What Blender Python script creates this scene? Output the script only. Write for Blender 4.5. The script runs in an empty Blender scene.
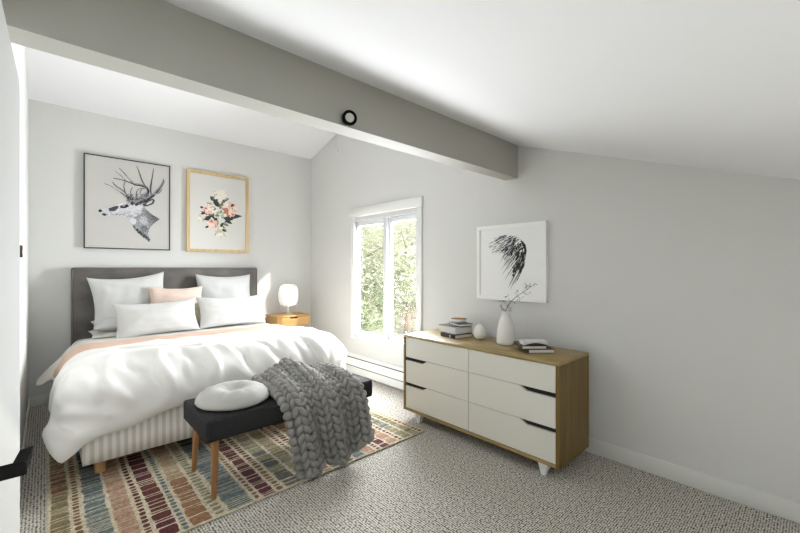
import bpy, bmesh, math, random
import numpy as np
from mathutils.geometry import tessellate_polygon
from mathutils import Vector, Matrix, noise
random.seed(7); np.random.seed(7)
C = bpy.context.scene.collection
PI = math.pi

# ------------------------------------------------------------------ materials
def new_mat(name):
    m = bpy.data.materials.new(name); m.use_nodes = True
    nt = m.node_tree; b = nt.nodes['Principled BSDF']
    return m, nt, b
def rgb(c): return (c[0], c[1], c[2], 1)
def plain(name, col, rough=.6, bump=0, bscale=200, var=0, vscale=6, metal=0, spec=.5, sheen=0):
    m, nt, b = new_mat(name)
    b.inputs['Base Color'].default_value = rgb(col); b.inputs['Roughness'].default_value = rough
    b.inputs['Metallic'].default_value = metal
    b.inputs['Specular IOR Level'].default_value = spec
    if sheen: b.inputs['Sheen Weight'].default_value = sheen
    tc = nt.nodes.new('ShaderNodeTexCoord')
    if bump:
        n = nt.nodes.new('ShaderNodeTexNoise'); n.inputs['Scale'].default_value = bscale; n.inputs['Detail'].default_value = 3
        nt.links.new(tc.outputs['Object'], n.inputs['Vector'])
        bp = nt.nodes.new('ShaderNodeBump'); bp.inputs['Strength'].default_value = bump; bp.inputs['Distance'].default_value = .002
        nt.links.new(n.outputs['Fac'], bp.inputs['Height']); nt.links.new(bp.outputs['Normal'], b.inputs['Normal'])
    if var:
        n2 = nt.nodes.new('ShaderNodeTexNoise'); n2.inputs['Scale'].default_value = vscale; n2.inputs['Detail'].default_value = 4
        nt.links.new(tc.outputs['Object'], n2.inputs['Vector'])
        r = nt.nodes.new('ShaderNodeValToRGB')
        r.color_ramp.elements[0].position = .3; r.color_ramp.elements[1].position = .7
        r.color_ramp.elements[0].color = rgb([x*(1-var) for x in col]); r.color_ramp.elements[1].color = rgb([min(1, x*(1+var)) for x in col])
        nt.links.new(n2.outputs['Fac'], r.inputs['Fac']); nt.links.new(r.outputs['Color'], b.inputs['Base Color'])
    return m
def wood(name, c0, c1, axis, rough=.45, scale=7):
    m, nt, b = new_mat(name)
    tc = nt.nodes.new('ShaderNodeTexCoord'); mp = nt.nodes.new('ShaderNodeMapping')
    sc = [scale*3]*3; sc[axis] = scale*.22; mp.inputs['Scale'].default_value = sc
    n = nt.nodes.new('ShaderNodeTexNoise'); n.inputs['Scale'].default_value = 1.6; n.inputs['Detail'].default_value = 7; n.inputs['Distortion'].default_value = .6
    r = nt.nodes.new('ShaderNodeValToRGB'); r.color_ramp.elements[0].position = .32; r.color_ramp.elements[1].position = .68
    r.color_ramp.elements[0].color = rgb(c0); r.color_ramp.elements[1].color = rgb(c1)
    nt.links.new(tc.outputs['Object'], mp.inputs['Vector']); nt.links.new(mp.outputs['Vector'], n.inputs['Vector'])
    nt.links.new(n.outputs['Fac'], r.inputs['Fac']); nt.links.new(r.outputs['Color'], b.inputs['Base Color'])
    b.inputs['Roughness'].default_value = rough
    return m
def woven(name, ca, cb, sx, sy, sz, rough=.9):
    """fine woven cloth: two crossed waves"""
    m, nt, b = new_mat(name)
    tc = nt.nodes.new('ShaderNodeTexCoord'); mp = nt.nodes.new('ShaderNodeMapping'); mp.inputs['Scale'].default_value = (sx, sy, sz)
    n = nt.nodes.new('ShaderNodeTexNoise'); n.inputs['Scale'].default_value = 1; n.inputs['Detail'].default_value = 2
    r = nt.nodes.new('ShaderNodeValToRGB'); r.color_ramp.elements[0].position = .35; r.color_ramp.elements[1].position = .65
    r.color_ramp.elements[0].color = rgb(ca); r.color_ramp.elements[1].color = rgb(cb)
    nt.links.new(tc.outputs['Object'], mp.inputs['Vector']); nt.links.new(mp.outputs['Vector'], n.inputs['Vector'])
    nt.links.new(n.outputs['Fac'], r.inputs['Fac']); nt.links.new(r.outputs['Color'], b.inputs['Base Color'])
    bp = nt.nodes.new('ShaderNodeBump'); bp.inputs['Strength'].default_value = .5; bp.inputs['Distance'].default_value = .002
    nt.links.new(n.outputs['Fac'], bp.inputs['Height']); nt.links.new(bp.outputs['Normal'], b.inputs['Normal'])
    b.inputs['Roughness'].default_value = rough; b.inputs['Specular IOR Level'].default_value = .2
    return m

WALLC = (.625, .625, .605)
M = {}
M['wall'] = plain('wall_paint', WALLC, .75, .12, 260)
M['beam'] = plain('beam_paint_shaded', (.43, .42, .38), .75, .1, 240)  # wall paint darkened, the beam's shade is put into the colour
M['ceil'] = plain('ceiling_paint', (.80, .80, .81), .85, .15, 180)
M['trim'] = plain('trim_paint', (.80, .80, .785), .45)
M['basep'] = plain('baseboard_paint', (.66, .66, .63), .5)
M['winw'] = plain('window_vinyl', (.70, .71, .72), .35)
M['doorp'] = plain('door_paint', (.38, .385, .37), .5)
M['black'] = plain('black_metal', (.006, .006, .006), .8, spec=.03)
M['bronze'] = plain('dark_bronze', (.10, .085, .08), .4, metal=.6)
M['white_lacq'] = plain('white_lacquer', (.68, .665, .595), .45)
M['legwhite'] = plain('white_leg_paint', (.70, .71, .69), .5)
M['dark'] = plain('dark_recess', (.012, .011, .010), .8)
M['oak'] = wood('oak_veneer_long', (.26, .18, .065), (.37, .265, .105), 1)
M['oakv_shaded'] = wood('oak_veneer_upright_shaded', (.115, .066, .011), (.18, .108, .021), 2)  # same oak as the top, darkened to stand for the side's shade
M['bamboo'] = wood('honey_wood', (.50, .28, .09), (.62, .37, .14), 0)
M['legwood'] = wood('warm_leg_wood', (.27, .12, .04), (.38, .185, .07), 2)
M['bedleg'] = wood('bed_leg_wood', (.46, .27, .11), (.58, .36, .16), 2)
M['suede'] = plain('charcoal_suede', (.112, .103, .095), .75, .25, 60, .35, 5, sheen=.3)
M['suede_side'] = plain('suede_edge', (.15, .135, .12), .8, .2, 80)
M['charcoal'] = woven('charcoal_tweed', (.014, .014, .015), (.040, .040, .042), 220, 220, 220)
M['duvet'] = plain('white_cotton', (.78, .77, .75), .9, .1, 300, spec=.2, sheen=.1)
M['pillow'] = plain('white_pillow_cotton', (.55, .55, .54), .9, .1, 250, spec=.2)
M['mattress'] = plain('mattress_cotton', (.68, .675, .66), .9, .1, 250, spec=.2)
M['linen'] = woven('greige_linen', (.58, .56, .52), (.64, .62, .58), 150, 150, 150)
M['olive'] = woven('olive_linen', (.50, .47, .36), (.56, .53, .42), 150, 150, 150)
M['pink'] = woven('blush_linen', (.63, .50, .43), (.69, .56, .485), 150, 150, 150)
M['peach'] = woven('peach_cotton', (.56, .40, .31), (.66, .48, .38), 60, 160, 60)
M['edge_line'] = plain('dark_edge_line', (.06, .055, .055), .8)
M['cushion'] = plain('pale_cushion_linen', (.43, .42, .40), .9, .08, 400, spec=.2)
M['knit'] = plain('grey_wool', (.245, .238, .222), .95, .2, 300, .06, 40, spec=.12, sheen=.1)
M['knitin'] = plain('grey_wool_deep', (.20, .195, .185), 1, spec=.05)
M['ceramic'] = plain('white_ceramic', (.76, .74, .71), .45)
M['gold'] = plain('gold_inside', (.42, .25, .10), .35, metal=.4)
M['twig'] = plain('brown_twig', (.10, .055, .045), .8)
M['berry'] = plain('dark_berry', (.13, .07, .06), .6)
M['paper'] = plain('book_pages', (.74, .72, .67), .85, .3, 300)
M['bkblack'] = plain('black_cover', (.018, .017, .017), .5)
M['bkgrey'] = plain('grey_cover', (.15, .15, .145), .5)
M['bkwhite'] = plain('white_cover', (.66, .65, .63), .5)
M['frameblk'] = plain('black_frame', (.015, .015, .015), .4)
M['framewood'] = wood('pale_frame_wood', (.50, .36, .17), (.62, .46, .25), 2)
M['framewht'] = plain('white_frame', (.80, .80, .78), .4)
M['print'] = plain('print_paper', (.50, .49, .465), .7)
M['print2'] = plain('print_paper_white', (.63, .62, .59), .7)
M['print3'] = plain('print_paper_bright', (.80, .80, .79), .7)
M['heater'] = plain('heater_enamel', (.80, .81, .80), .35)
M['lens'] = plain('spot_lens', (.62, .63, .56), .3)
M['bark'] = plain('bark', (.34, .29, .23), .9)
M['ground'] = plain('pale_ground', (.52, .53, .50), .9, var=.3, vscale=2)
def ink(v, tint=(1, 1, 1.06)):
    k = 'ink%02d' % int(v*100)
    if k not in M: M[k] = plain('ink_'+k, (v*tint[0], v*tint[1], v*tint[2]), .8)
    return M[k]

# glowing lamp shade
m, nt, b = new_mat('opal_shade'); b.inputs['Base Color'].default_value = (.85, .84, .82, 1)
b.inputs['Emission Color'].default_value = (1, .97, .93, 1); b.inputs['Emission Strength'].default_value = .34; M['shade'] = m
# thin window glass
m = bpy.data.materials.new('pane_glass'); m.use_nodes = True; nt = m.node_tree; nt.nodes.clear()
o_ = nt.nodes.new('ShaderNodeOutputMaterial'); mx = nt.nodes.new('ShaderNodeMixShader'); mx.inputs[0].default_value = .06
t_ = nt.nodes.new('ShaderNodeBsdfTransparent'); g_ = nt.nodes.new('ShaderNodeBsdfGlossy'); g_.inputs['Roughness'].default_value = .02
nt.links.new(t_.outputs[0], mx.inputs[1]); nt.links.new(g_.outputs[0], mx.inputs[2]); nt.links.new(mx.outputs[0], o_.inputs[0]); M['glass'] = m
# striped bed skirt
m, nt, b = new_mat('ticking_stripe'); tc = nt.nodes.new('ShaderNodeTexCoord'); sp = nt.nodes.new('ShaderNodeSeparateXYZ')
nt.links.new(tc.outputs['Object'], sp.inputs[0])
ad = nt.nodes.new('ShaderNodeMath'); ad.operation = 'ADD'; nt.links.new(sp.outputs[0], ad.inputs[0]); nt.links.new(sp.outputs[1], ad.inputs[1])
mu = nt.nodes.new('ShaderNodeMath'); mu.operation = 'MULTIPLY'; mu.inputs[1].default_value = 2*PI/.040; nt.links.new(ad.outputs[0], mu.inputs[0])
si = nt.nodes.new('ShaderNodeMath'); si.operation = 'SINE'; nt.links.new(mu.outputs[0], si.inputs[0])
r = nt.nodes.new('ShaderNodeValToRGB'); r.color_ramp.elements[0].position = .35; r.color_ramp.elements[1].position = .65
mr = nt.nodes.new('ShaderNodeMapRange'); mr.inputs[1].default_value = -1; nt.links.new(si.outputs[0], mr.inputs[0])
r.color_ramp.elements[0].color = (.88, .855, .82, 1); r.color_ramp.elements[1].color = (.66, .635, .60, 1)
nt.links.new(mr.outputs[0], r.inputs[0]); nt.links.new(r.outputs[0], b.inputs['Base Color']); b.inputs['Roughness'].default_value = .9; M['ticking'] = m
# carpet of small woven loops
m, nt, b = new_mat('loop_carpet'); tc = nt.nodes.new('ShaderNodeTexCoord'); mp = nt.nodes.new('ShaderNodeMapping'); mp.inputs['Scale'].default_value = (74, 100, 74)
mp.inputs['Rotation'].default_value = (0, 0, .0)
v = nt.nodes.new('ShaderNodeTexVoronoi'); v.inputs['Scale'].default_value = 1; v.inputs['Randomness'].default_value = .38
v.voronoi_dimensions = '2D'
nt.links.new(tc.outputs['Object'], mp.inputs[0]); nt.links.new(mp.outputs[0], v.inputs['Vector'])
n = nt.nodes.new('ShaderNodeTexNoise'); n.inputs['Scale'].default_value = 38; n.inputs['Detail'].default_value = 3; nt.links.new(tc.outputs['Object'], n.inputs['Vector'])
r = nt.nodes.new('ShaderNodeValToRGB'); r.color_ramp.elements[0].position = .30; r.color_ramp.elements[1].position = .56
r.color_ramp.elements[0].color = (.72, .69, .63, 1); r.color_ramp.elements[1].color = (.10, .088, .068, 1)
nt.links.new(v.outputs['Distance'], r.inputs[0])
mixc = nt.nodes.new('ShaderNodeMix'); mixc.data_type = 'RGBA'; mixc.blend_type = 'MULTIPLY'; mixc.inputs[0].default_value = .55
r2 = nt.nodes.new('ShaderNodeValToRGB'); r2.color_ramp.elements[0].position = .3; r2.color_ramp.elements[1].position = .7
r2.color_ramp.elements[0].color = (.62, .6, .58, 1); r2.color_ramp.elements[1].color = (1, 1, 1, 1)
nt.links.new(n.outputs[0], r2.inputs[0]); nt.links.new(r.outputs[0], mixc.inputs[6]); nt.links.new(r2.outputs[0], mixc.inputs[7])
nt.links.new(mixc.outputs[2], b.inputs['Base Color'])
bp = nt.nodes.new('ShaderNodeBump'); bp.inputs['Strength'].default_value = .6; bp.inputs['Distance'].default_value = .004; bp.invert = True
nt.links.new(v.outputs['Distance'], bp.inputs['Height']); nt.links.new(bp.outputs[0], b.inputs['Normal'])
b.inputs['Roughness'].default_value = .95; b.inputs['Specular IOR Level'].default_value = .1; M['carpet'] = m
def leaf_mat(name, c): return plain(name, c, .7, spec=.3)
LEAF = [leaf_mat('leaf_a', (.34, .42, .24)), leaf_mat('leaf_b', (.50, .56, .38)), leaf_mat('leaf_c', (.62, .64, .48)), leaf_mat('leaf_d', (.68, .64, .53))]

# ------------------------------------------------------------------ mesh helpers
class MB:
    def __init__(s): s.v = []; s.f = []; s.m = []; s.sm = []
    def add(s, vs, fs, mi=0, smooth=False):
        o = len(s.v); s.v += [tuple(p) for p in vs]
        for f in fs: s.f.append(tuple(i+o for i in f)); s.m.append(mi); s.sm.append(smooth)
    def box(s, x0, x1, y0, y1, z0, z1, mi=0):
        vs = [(x, y, z) for z in (z0, z1) for y in (y0, y1) for x in (x0, x1)]
        s.add(vs, [(0, 2, 3, 1), (4, 5, 7, 6), (0, 1, 5, 4), (2, 6, 7, 3), (0, 4, 6, 2), (1, 3, 7, 5)], mi)
    def rbox(s, x0, x1, y0, y1, z0, z1, r=.01, seg=3, mi=0, M4=None, smooth=True):
        bm = bmesh.new(); bmesh.ops.create_cube(bm, size=1)
        for v in bm.verts: v.co = Vector(((x0+x1)/2+v.co.x*(x1-x0), (y0+y1)/2+v.co.y*(y1-y0), (z0+z1)/2+v.co.z*(z1-z0)))
        bmesh.ops.bevel(bm, geom=bm.edges[:], offset=r, segments=seg, affect='EDGES', profile=.5)
        bm.verts.index_update()
        vs = [(M4 @ v.co if M4 else v.co)[:] for v in bm.verts]
        s.add(vs, [[v.index for v in f.verts] for f in bm.faces], mi, smooth); bm.free()
    def prism(s, poly, axis, a, b, mi=0):
        """polygon (2D list) extruded along axis from a to b"""
        def P(p, t):
            return {0: (t, p[0], p[1]), 1: (p[0], t, p[1]), 2: (p[0], p[1], t)}[axis]
        n = len(poly); vs = [P(p, a) for p in poly]+[P(p, b) for p in poly]
        fs = [tuple(range(n))[::-1], tuple(range(n, 2*n))]+[(i, (i+1) % n, n+(i+1) % n, n+i) for i in range(n)]
        s.add(vs, fs, mi)
    def tube(s, pts, rad, n=8, mi=0, caps=True):
        pts = [Vector(p) for p in pts]; rr = rad if hasattr(rad, '__len__') else [rad]*len(pts)
        rings = []; up = None
        for i, p in enumerate(pts):
            d = (pts[min(i+1, len(pts)-1)]-pts[max(i-1, 0)]).normalized()
            if up is None: up = d.orthogonal().normalized()
            up = (up-d*up.dot(d)).normalized(); w = d.cross(up)
            rings.append([p+(up*math.cos(2*PI*k/n)+w*math.sin(2*PI*k/n))*rr[i] for k in range(n)])
        vs = [q for r_ in rings for q in r_]; fs = []
        for i in range(len(pts)-1):
            for k in range(n): fs.append((i*n+k, i*n+(k+1) % n, (i+1)*n+(k+1) % n, (i+1)*n+k))
        if caps: fs += [tuple(range(n))[::-1], tuple(range((len(pts)-1)*n, len(pts)*n))]
        s.add(vs, fs, mi, True)
    def lathe(s, prof, c, n=32, mi=0, M4=None, mats=None):
        vs = []; fs = []
        for (r, z) in prof:
            for k in range(n):
                p = Vector((r*math.cos(2*PI*k/n), r*math.sin(2*PI*k/n), z))
                if M4: p = M4 @ p
                vs.append((p.x+c[0], p.y+c[1], p.z+c[2]))
        for i in range(len(prof)-1):
            for k in range(n): fs.append((i*n+k, i*n+(k+1) % n, (i+1)*n+(k+1) % n, (i+1)*n+k))
        if mats is None: s.add(vs, fs, mi, True)
        else:
            o = len(s.v); s.v += vs
            for j, f in enumerate(fs): s.f.append(tuple(i+o for i in f)); s.m.append(mats[j//n]); s.sm.append(True)
    def ell(s, c, ax, mi=0, nu=8, nv=6):
        """ellipsoid with three axis vectors"""
        c = Vector(c); a, b_, d = [Vector(q) for q in ax]; vs = [c+d]; fs = []
        for i in range(1, nv):
            t = PI*i/nv
            for k in range(nu):
                p = 2*PI*k/nu; vs.append(c+a*math.sin(t)*math.cos(p)+b_*math.sin(t)*math.sin(p)+d*math.cos(t))
        vs.append(c-d); L = len(vs)-1
        for k in range(nu): fs.append((0, 1+k, 1+(k+1) % nu)); fs.append((L, L-nu+(k+1) % nu, L-nu+k))
        for i in range(nv-2):
            for k in range(nu): fs.append((1+i*nu+k, 1+(i+1)*nu+k, 1+(i+1)*nu+(k+1) % nu, 1+i*nu+(k+1) % nu))
        s.add(vs, fs, mi, True)
def obj(name, mb, mats, parent=None, base=(0, 0, 0)):
    if not isinstance(mats, (list, tuple)): mats = [mats]
    off = Vector(base)
    if parent is not None:
        off = Vector((0, 0, 0)); p = parent
        while p is not None: off += p.location; p = p.parent
    me = bpy.data.meshes.new(name)
    me.from_pydata([(v[0]-off.x, v[1]-off.y, v[2]-off.z) for v in mb.v], [], mb.f)
    for mt in mats: me.materials.append(mt)
    me.polygons.foreach_set('material_index', mb.m); me.polygons.foreach_set('use_smooth', mb.sm)
    bm = bmesh.new(); bm.from_mesh(me); bmesh.ops.recalc_face_normals(bm, faces=bm.faces[:]); bm.to_mesh(me); bm.free()
    me.update()
    o = bpy.data.objects.new(name, me); C.objects.link(o)
    if parent is not None: o.parent = parent
    else: o.location = base
    return o
def tag(o, label, cat, group=None):
    o['label'] = label; o['category'] = cat
    if group: o['group'] = group
    return o
def thing(name, label, cat, loc=(0, 0, 0), group=None):
    o = bpy.data.objects.new(name, None); C.objects.link(o); o.location = loc; o.empty_display_size = .05
    return tag(o, label, cat, group)
def struct(o, label=None, cat=None):
    o['kind'] = 'structure'
    if label: o['label'] = label; o['category'] = cat
    return o
def sharpen(o, ang=40):
    bm = bmesh.new(); bm.from_mesh(o.data)
    for e in bm.edges:
        if len(e.link_faces) == 2 and e.calc_face_angle(0) > math.radians(ang): e.smooth = False
    bm.to_mesh(o.data); bm.free(); return o
def subsurf(o, lv=1):
    md = o.modifiers.new('sub', 'SUBSURF'); md.levels = lv; md.render_levels = lv; return o

# ------------------------------------------------------------------ room
W, L, XL, YF = 2.709, 4.758, -.111, -1.0
BF, BB, BZ, BT = 1.577, 1.692, 1.947, 2.20
zb = lambda y: 2.752+.297*(L-y)            # back roof slope
zf = lambda y: BT-.343*(BF-y)              # front roof slope
T = .078
b = MB(); b.box(XL-T, W+T, YF-T, L+T, -.12, 0); struct(obj('floor', b, M['carpet']), 'grey beige loop carpet floor', 'floor')
b = MB(); b.box(XL-T, W+T, L, L+T, 0, zb(L)+.1); struct(obj('wall_back', b, M['wall']), 'pale grey wall behind the bed', 'wall')
# right wall with the window hole
wy0, wy1, wz0, wz1 = 2.66, 3.75, .45, 1.81
b = MB()
b.prism([(YF, 0), (wy0, 0), (wy0, zb(wy0)), (BB, zb(BB)), (BB, zf(BF)+.02), (BF, zf(BF)+.02), (YF, zf(YF)+.02)], 0, W, W+T)
b.prism([(wy1, 0), (L, 0), (L, zb(L)+.02), (wy1, zb(wy1)+.02)], 0, W, W+T)
b.box(W, W+T, wy0, wy1, 0, wz0); b.prism([(wy0, wz1), (wy1, wz1), (wy1, zb(wy1)+.02), (wy0, zb(wy0)+.02)], 0, W, W+T)
struct(obj('wall_right', b, M['wall']), 'pale grey wall with the window', 'wall')
b = MB(); b.prism([(YF, 0), (L, 0), (L, zb(L)+.02), (BB, zb(BB)+.02), (BB, zf(BF)+.02), (BF, zf(BF)+.02), (YF, zf(YF)+.02)], 0, XL-T, XL)
struct(obj('wall_left', b, M['wall']), 'pale wall on the left behind the open door', 'wall')
b = MB(); b.box(XL-T, W+T, YF-T, YF, 0, zf(YF)+.02)
struct(obj('wall_front', b, M['wall']))
b = MB(); b.prism([(BB-.12, zb(BB-.12)), (L+T, zb(L+T)), (L+T, zb(L+T)+.12), (BB-.12, zb(BB-.12)+.12)], 0, XL-T, W+T)
struct(obj('ceiling', b, M['ceil']), 'white sloped ceiling above the bed', 'ceiling')
b = MB(); ky0, ky1, kx0, kx1 = -.88, -.22, .35, 1.75      # added roof window, unseen behind the camera, to light the low ceiling
def slope(ya_, yb_, xa_, xb_): b.prism([(ya_, zf(ya_)), (yb_, zf(yb_)), (yb_, zf(yb_)+.12), (ya_, zf(ya_)+.12)], 0, xa_, xb_)
slope(YF-T, ky0, XL-T, W+T); slope(ky1, BF+.01, XL-T, W+T); slope(ky0, ky1, XL-T, kx0); slope(ky0, ky1, kx1, W+T)
struct(obj('ceiling', b, M['ceil']), 'low white sloped ceiling nearer than the beam', 'ceiling')
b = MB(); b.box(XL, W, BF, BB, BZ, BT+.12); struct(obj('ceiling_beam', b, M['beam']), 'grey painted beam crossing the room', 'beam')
# upper wall over the beam
b = MB(); b.box(XL, W, BF+.03, BB, BT+.12, zb(BB)+.02)
struct(obj('wall_upper', b, M['wall']))
# baseboards
b = MB(); b.rbox(W-.014, W, YF, 2.2, 0, .10, .005, 2); struct(sharpen(obj('baseboard_right', b, M['basep'])))
b = MB(); b.rbox(XL+.012, W-.09, L-.014, L, 0, .09, .005, 2); struct(sharpen(obj('baseboard_back', b, M['basep'])))
b = MB(); b.rbox(XL, XL+.012, YF, L, 0, .09, .005, 2); struct(sharpen(obj('baseboard_left', b, M['basep'])))

# ------------------------------------------------------------------ window
wr = bpy.data.objects.new('window_1', None); C.objects.link(wr); wr.location = (W, 3.2, .4); struct(wr, 'white casement window with two tall panes', 'window')
b = MB(); x0, x1 = W-.02, W
b.rbox(x0, x1, 2.607, 2.685, .405, 1.846, .003, 1); b.rbox(x0, x1, 3.715, 3.79, .405, 1.846, .003, 1)
b.rbox(x0-.006, x1, 2.597, 3.815, 1.847, 1.945, .003, 1); b.rbox(x0-.004, x1, 2.686, 3.714, .405, .470, .003, 1)
obj('window_casing', b, M['trim'], wr)
b = MB(); b.box(W, W+T, 2.659, 2.685, .45, 1.81); b.box(W, W+T, 3.735, 3.751, .45, 1.81); b.box(W, W+T, 2.685, 3.735, .449, .458); b.box(W, W+T, 2.685, 3.735, 1.795, 1.811)
b.rbox(W-.004, W+.04, 3.145, 3.20, .458, 1.795, .004, 1); obj('window_frame', b, M['winw'], wr)
for (a, c) in ((2.686, 3.144), (3.201, 3.734)):
    b = MB(); X0, X1 = W+.025, W+.065; s_ = .034
    b.rbox(X0, X1, a, a+s_, .459, 1.794, .004, 1); b.rbox(X0, X1, c-s_, c, .459, 1.794, .004, 1)
    b.rbox(X0, X1, a+s_, c-s_, .459, .495, .004, 1); b.rbox(X0, X1, a+s_, c-s_, 1.735, 1.794, .004, 1)
    sash = obj('window_sash', b, M['winw'], wr)
    b = MB(); b.box(W+.046, W+.050, a+s_, c-s_, .495, 1.735); obj('window_pane', b, M['glass'], sash)
    b = MB(); b.rbox(W+.005, W+.03, (a+c)/2-.03, (a+c)/2+.03, .459, .472, .003, 1); b.tube([(W+.012, (a+c)/2, .47), (W-.003, (a+c)/2+.02, .482), (W-.006, (a+c)/2+.055, .482)], .005, 8); obj('window_crank', b, M['winw'], sash)

b = MB()
for (ya_, yb_, xa_, xb_) in ((ky0, ky0+.05, kx0, kx1), (ky1-.05, ky1, kx0, kx1), (ky0+.05, ky1-.05, kx0, kx0+.05), (ky0+.05, ky1-.05, kx1-.05, kx1)):
    b.prism([(ya_, zf(ya_)+.03), (yb_, zf(yb_)+.03), (yb_, zf(yb_)+.11), (ya_, zf(ya_)+.11)], 0, xa_, xb_)
w2 = struct(obj('window_2_added', b, M['winw']))  # frame of the added roof window, never in view
b = MB(); b.prism([(ky0+.05, zf(ky0+.05)+.07), (ky1-.05, zf(ky1-.05)+.07), (ky1-.05, zf(ky1-.05)+.075), (ky0+.05, zf(ky0+.05)+.075)], 0, kx0+.05, kx1-.05); obj('window_pane', b, M['glass'], w2)

# ------------------------------------------------------------------ door against the left wall
dr = bpy.data.objects.new('door_1', None); C.objects.link(dr); dr.location = (-.07, 1.05, 0); struct(dr, 'pale painted door standing open along the left wall', 'door')
ya, yb_ = .58, 1.50; xa, xb = -.0745, -.052; dt = .034
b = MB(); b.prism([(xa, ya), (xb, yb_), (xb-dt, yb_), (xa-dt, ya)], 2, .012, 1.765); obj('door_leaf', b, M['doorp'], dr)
b = MB(); b.box(-.066, -.0525, 1.500, 1.510, 1.245, 1.310); b.tube([(-.0505, 1.505, 1.278), (-.0505, 1.505, 1.312)], .0042, 10); obj('door_hinge', b, M['bronze'], dr)
b = MB(); b.rbox(-.0685, -.062, .795, .865, .90, 1.0, .003, 2)
hd = obj('door_handle', b, M['black'], dr)
b = MB(); b.rbox(-.066, -.020, .795, .812, .941, .960, .004, 2)
b.add([(-.036, .812, .958), (-.0205, .812, .958), (-.0205, .812, .943), (-.036, .812, .943), (-.031, .90, .946), (-.015, .90, .948), (-.0165, .895, .930), (-.031, .895, .930)],
      [(0, 1, 2, 3), (4, 7, 6, 5), (0, 4, 5, 1), (1, 5, 6, 2), (2, 6, 7, 3), (3, 7, 4, 0)])
obj('door_lever', b, M['black'], hd)

# ------------------------------------------------------------------ baseboard heater
h = thing('baseboard_heater', 'long white baseboard heater along the wall under the window', 'heater', (W-.04, 3.4, 0))
HY0, HY1 = 2.25, 4.70
b = MB(); b.prism([(W-.07, .018), (W-.002, .018), (W-.002, .225), (W-.03, .228), (W-.062, .195), (W-.062, .19), (W-.03, .2), (W-.03, .10), (W-.07, .095)], 1, HY0, HY1); obj('heater_body', b, M['heater'], h)
b = MB(); b.prism([(W-.078, .108), (W-.074, .108), (W-.068, .192), (W-.072, .192)], 1, HY0, HY1); obj('front_panel', b, M['heater'], h)
b = MB(); b.box(W-.066, W-.031, HY0+.01, HY1-.01, .096, .108); b.box(W-.066, W-.031, HY0+.01, HY1-.01, .176, .1985); obj('heater_slot', b, M['dark'], h)

# ------------------------------------------------------------------ bed
bed = thing('bed', 'double bed with charcoal padded headboard and striped skirt', 'bed', (1.04, 3.8, 0))
SX0, SX1, SY0 = .155, 1.915, 2.85
b = MB(); b.rbox(.174, 1.918, 4.655, 4.752, .10, 1.25, .022, 4); hbd = sharpen(obj('headboard', b, M['suede'], bed), 50)
b = MB()
for yy in (4.657,):
    b.tube([(.186, yy, .12), (.186, yy, 1.225), (.20, yy, 1.238), (1.892, yy, 1.238), (1.906, yy, 1.225), (1.906, yy, .12)], .006, 8)
    b.tube([(.225, yy-.001, .12), (.225, yy-.001, 1.20), (1.867, yy-.001, 1.20), (1.867, yy-.001, .12)], .0025, 6)
obj('headboard_piping', b, M['suede_side'], hbd)
# skirt: gently waved upright cloth round the base
b = MB(); per = []
def seg(p, q, n):
    for i in range(n): per.append((p[0]+(q[0]-p[0])*i/n, p[1]+(q[1]-p[1])*i/n))
seg((SX0, 4.65), (SX0, SY0), 60); seg((SX0, SY0), (SX1, SY0), 60); seg((SX1, SY0), (SX1, 4.65), 60); per.append((SX1, 4.65))
vs = []; n = len(per)
for j, z in enumerate((.108, .2, .3, .385)):
    for i, (x, y) in enumerate(per):
        k = (1-j/3)*.006
        w_ = noise.noise(Vector((x*5, y*5, 0)))*k
        nx = -1 if i < 60 else (1 if i >= 120 else 0); ny = -1 if 60 <= i < 120 else 0
        vs.append((x+nx*w_, y+ny*w_, z))
b.add(vs, [(j*n+i, j*n+i+1, (j+1)*n+i+1, (j+1)*n+i) for j in range(3) for i in range(n-1)], 0, True)
sk = sharpen(obj('bed_skirt', b, M['ticking'], bed), 50); md = sk.modifiers.new('s', 'SOLIDIFY'); md.thickness = .006; md.offset = -1
b = MB(); b.box(SX0+.012, SX1-.012, SY0+.012, 4.65, .118, .36); obj('bed_base', b, M['ticking'], bed)
for (x, y) in ((.245, 2.955), (1.82, 2.955), (.245, 4.5), (1.82, 4.5)):
    b = MB(); b.lathe([(.0, .013), (.028, .013), (.034, .12), (0, .12)], (x, y, 0), 20); sharpen(obj('bed_leg', b, M['bedleg'], bed))
b = MB(); b.rbox(.165, 1.905, 2.875, 4.648, .365, .595, .085, 5); tag(obj('mattress', b, M['mattress'], None, (1.04, 3.75, .365)), 'white mattress on the bed base under the linens', 'mattress')

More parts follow.
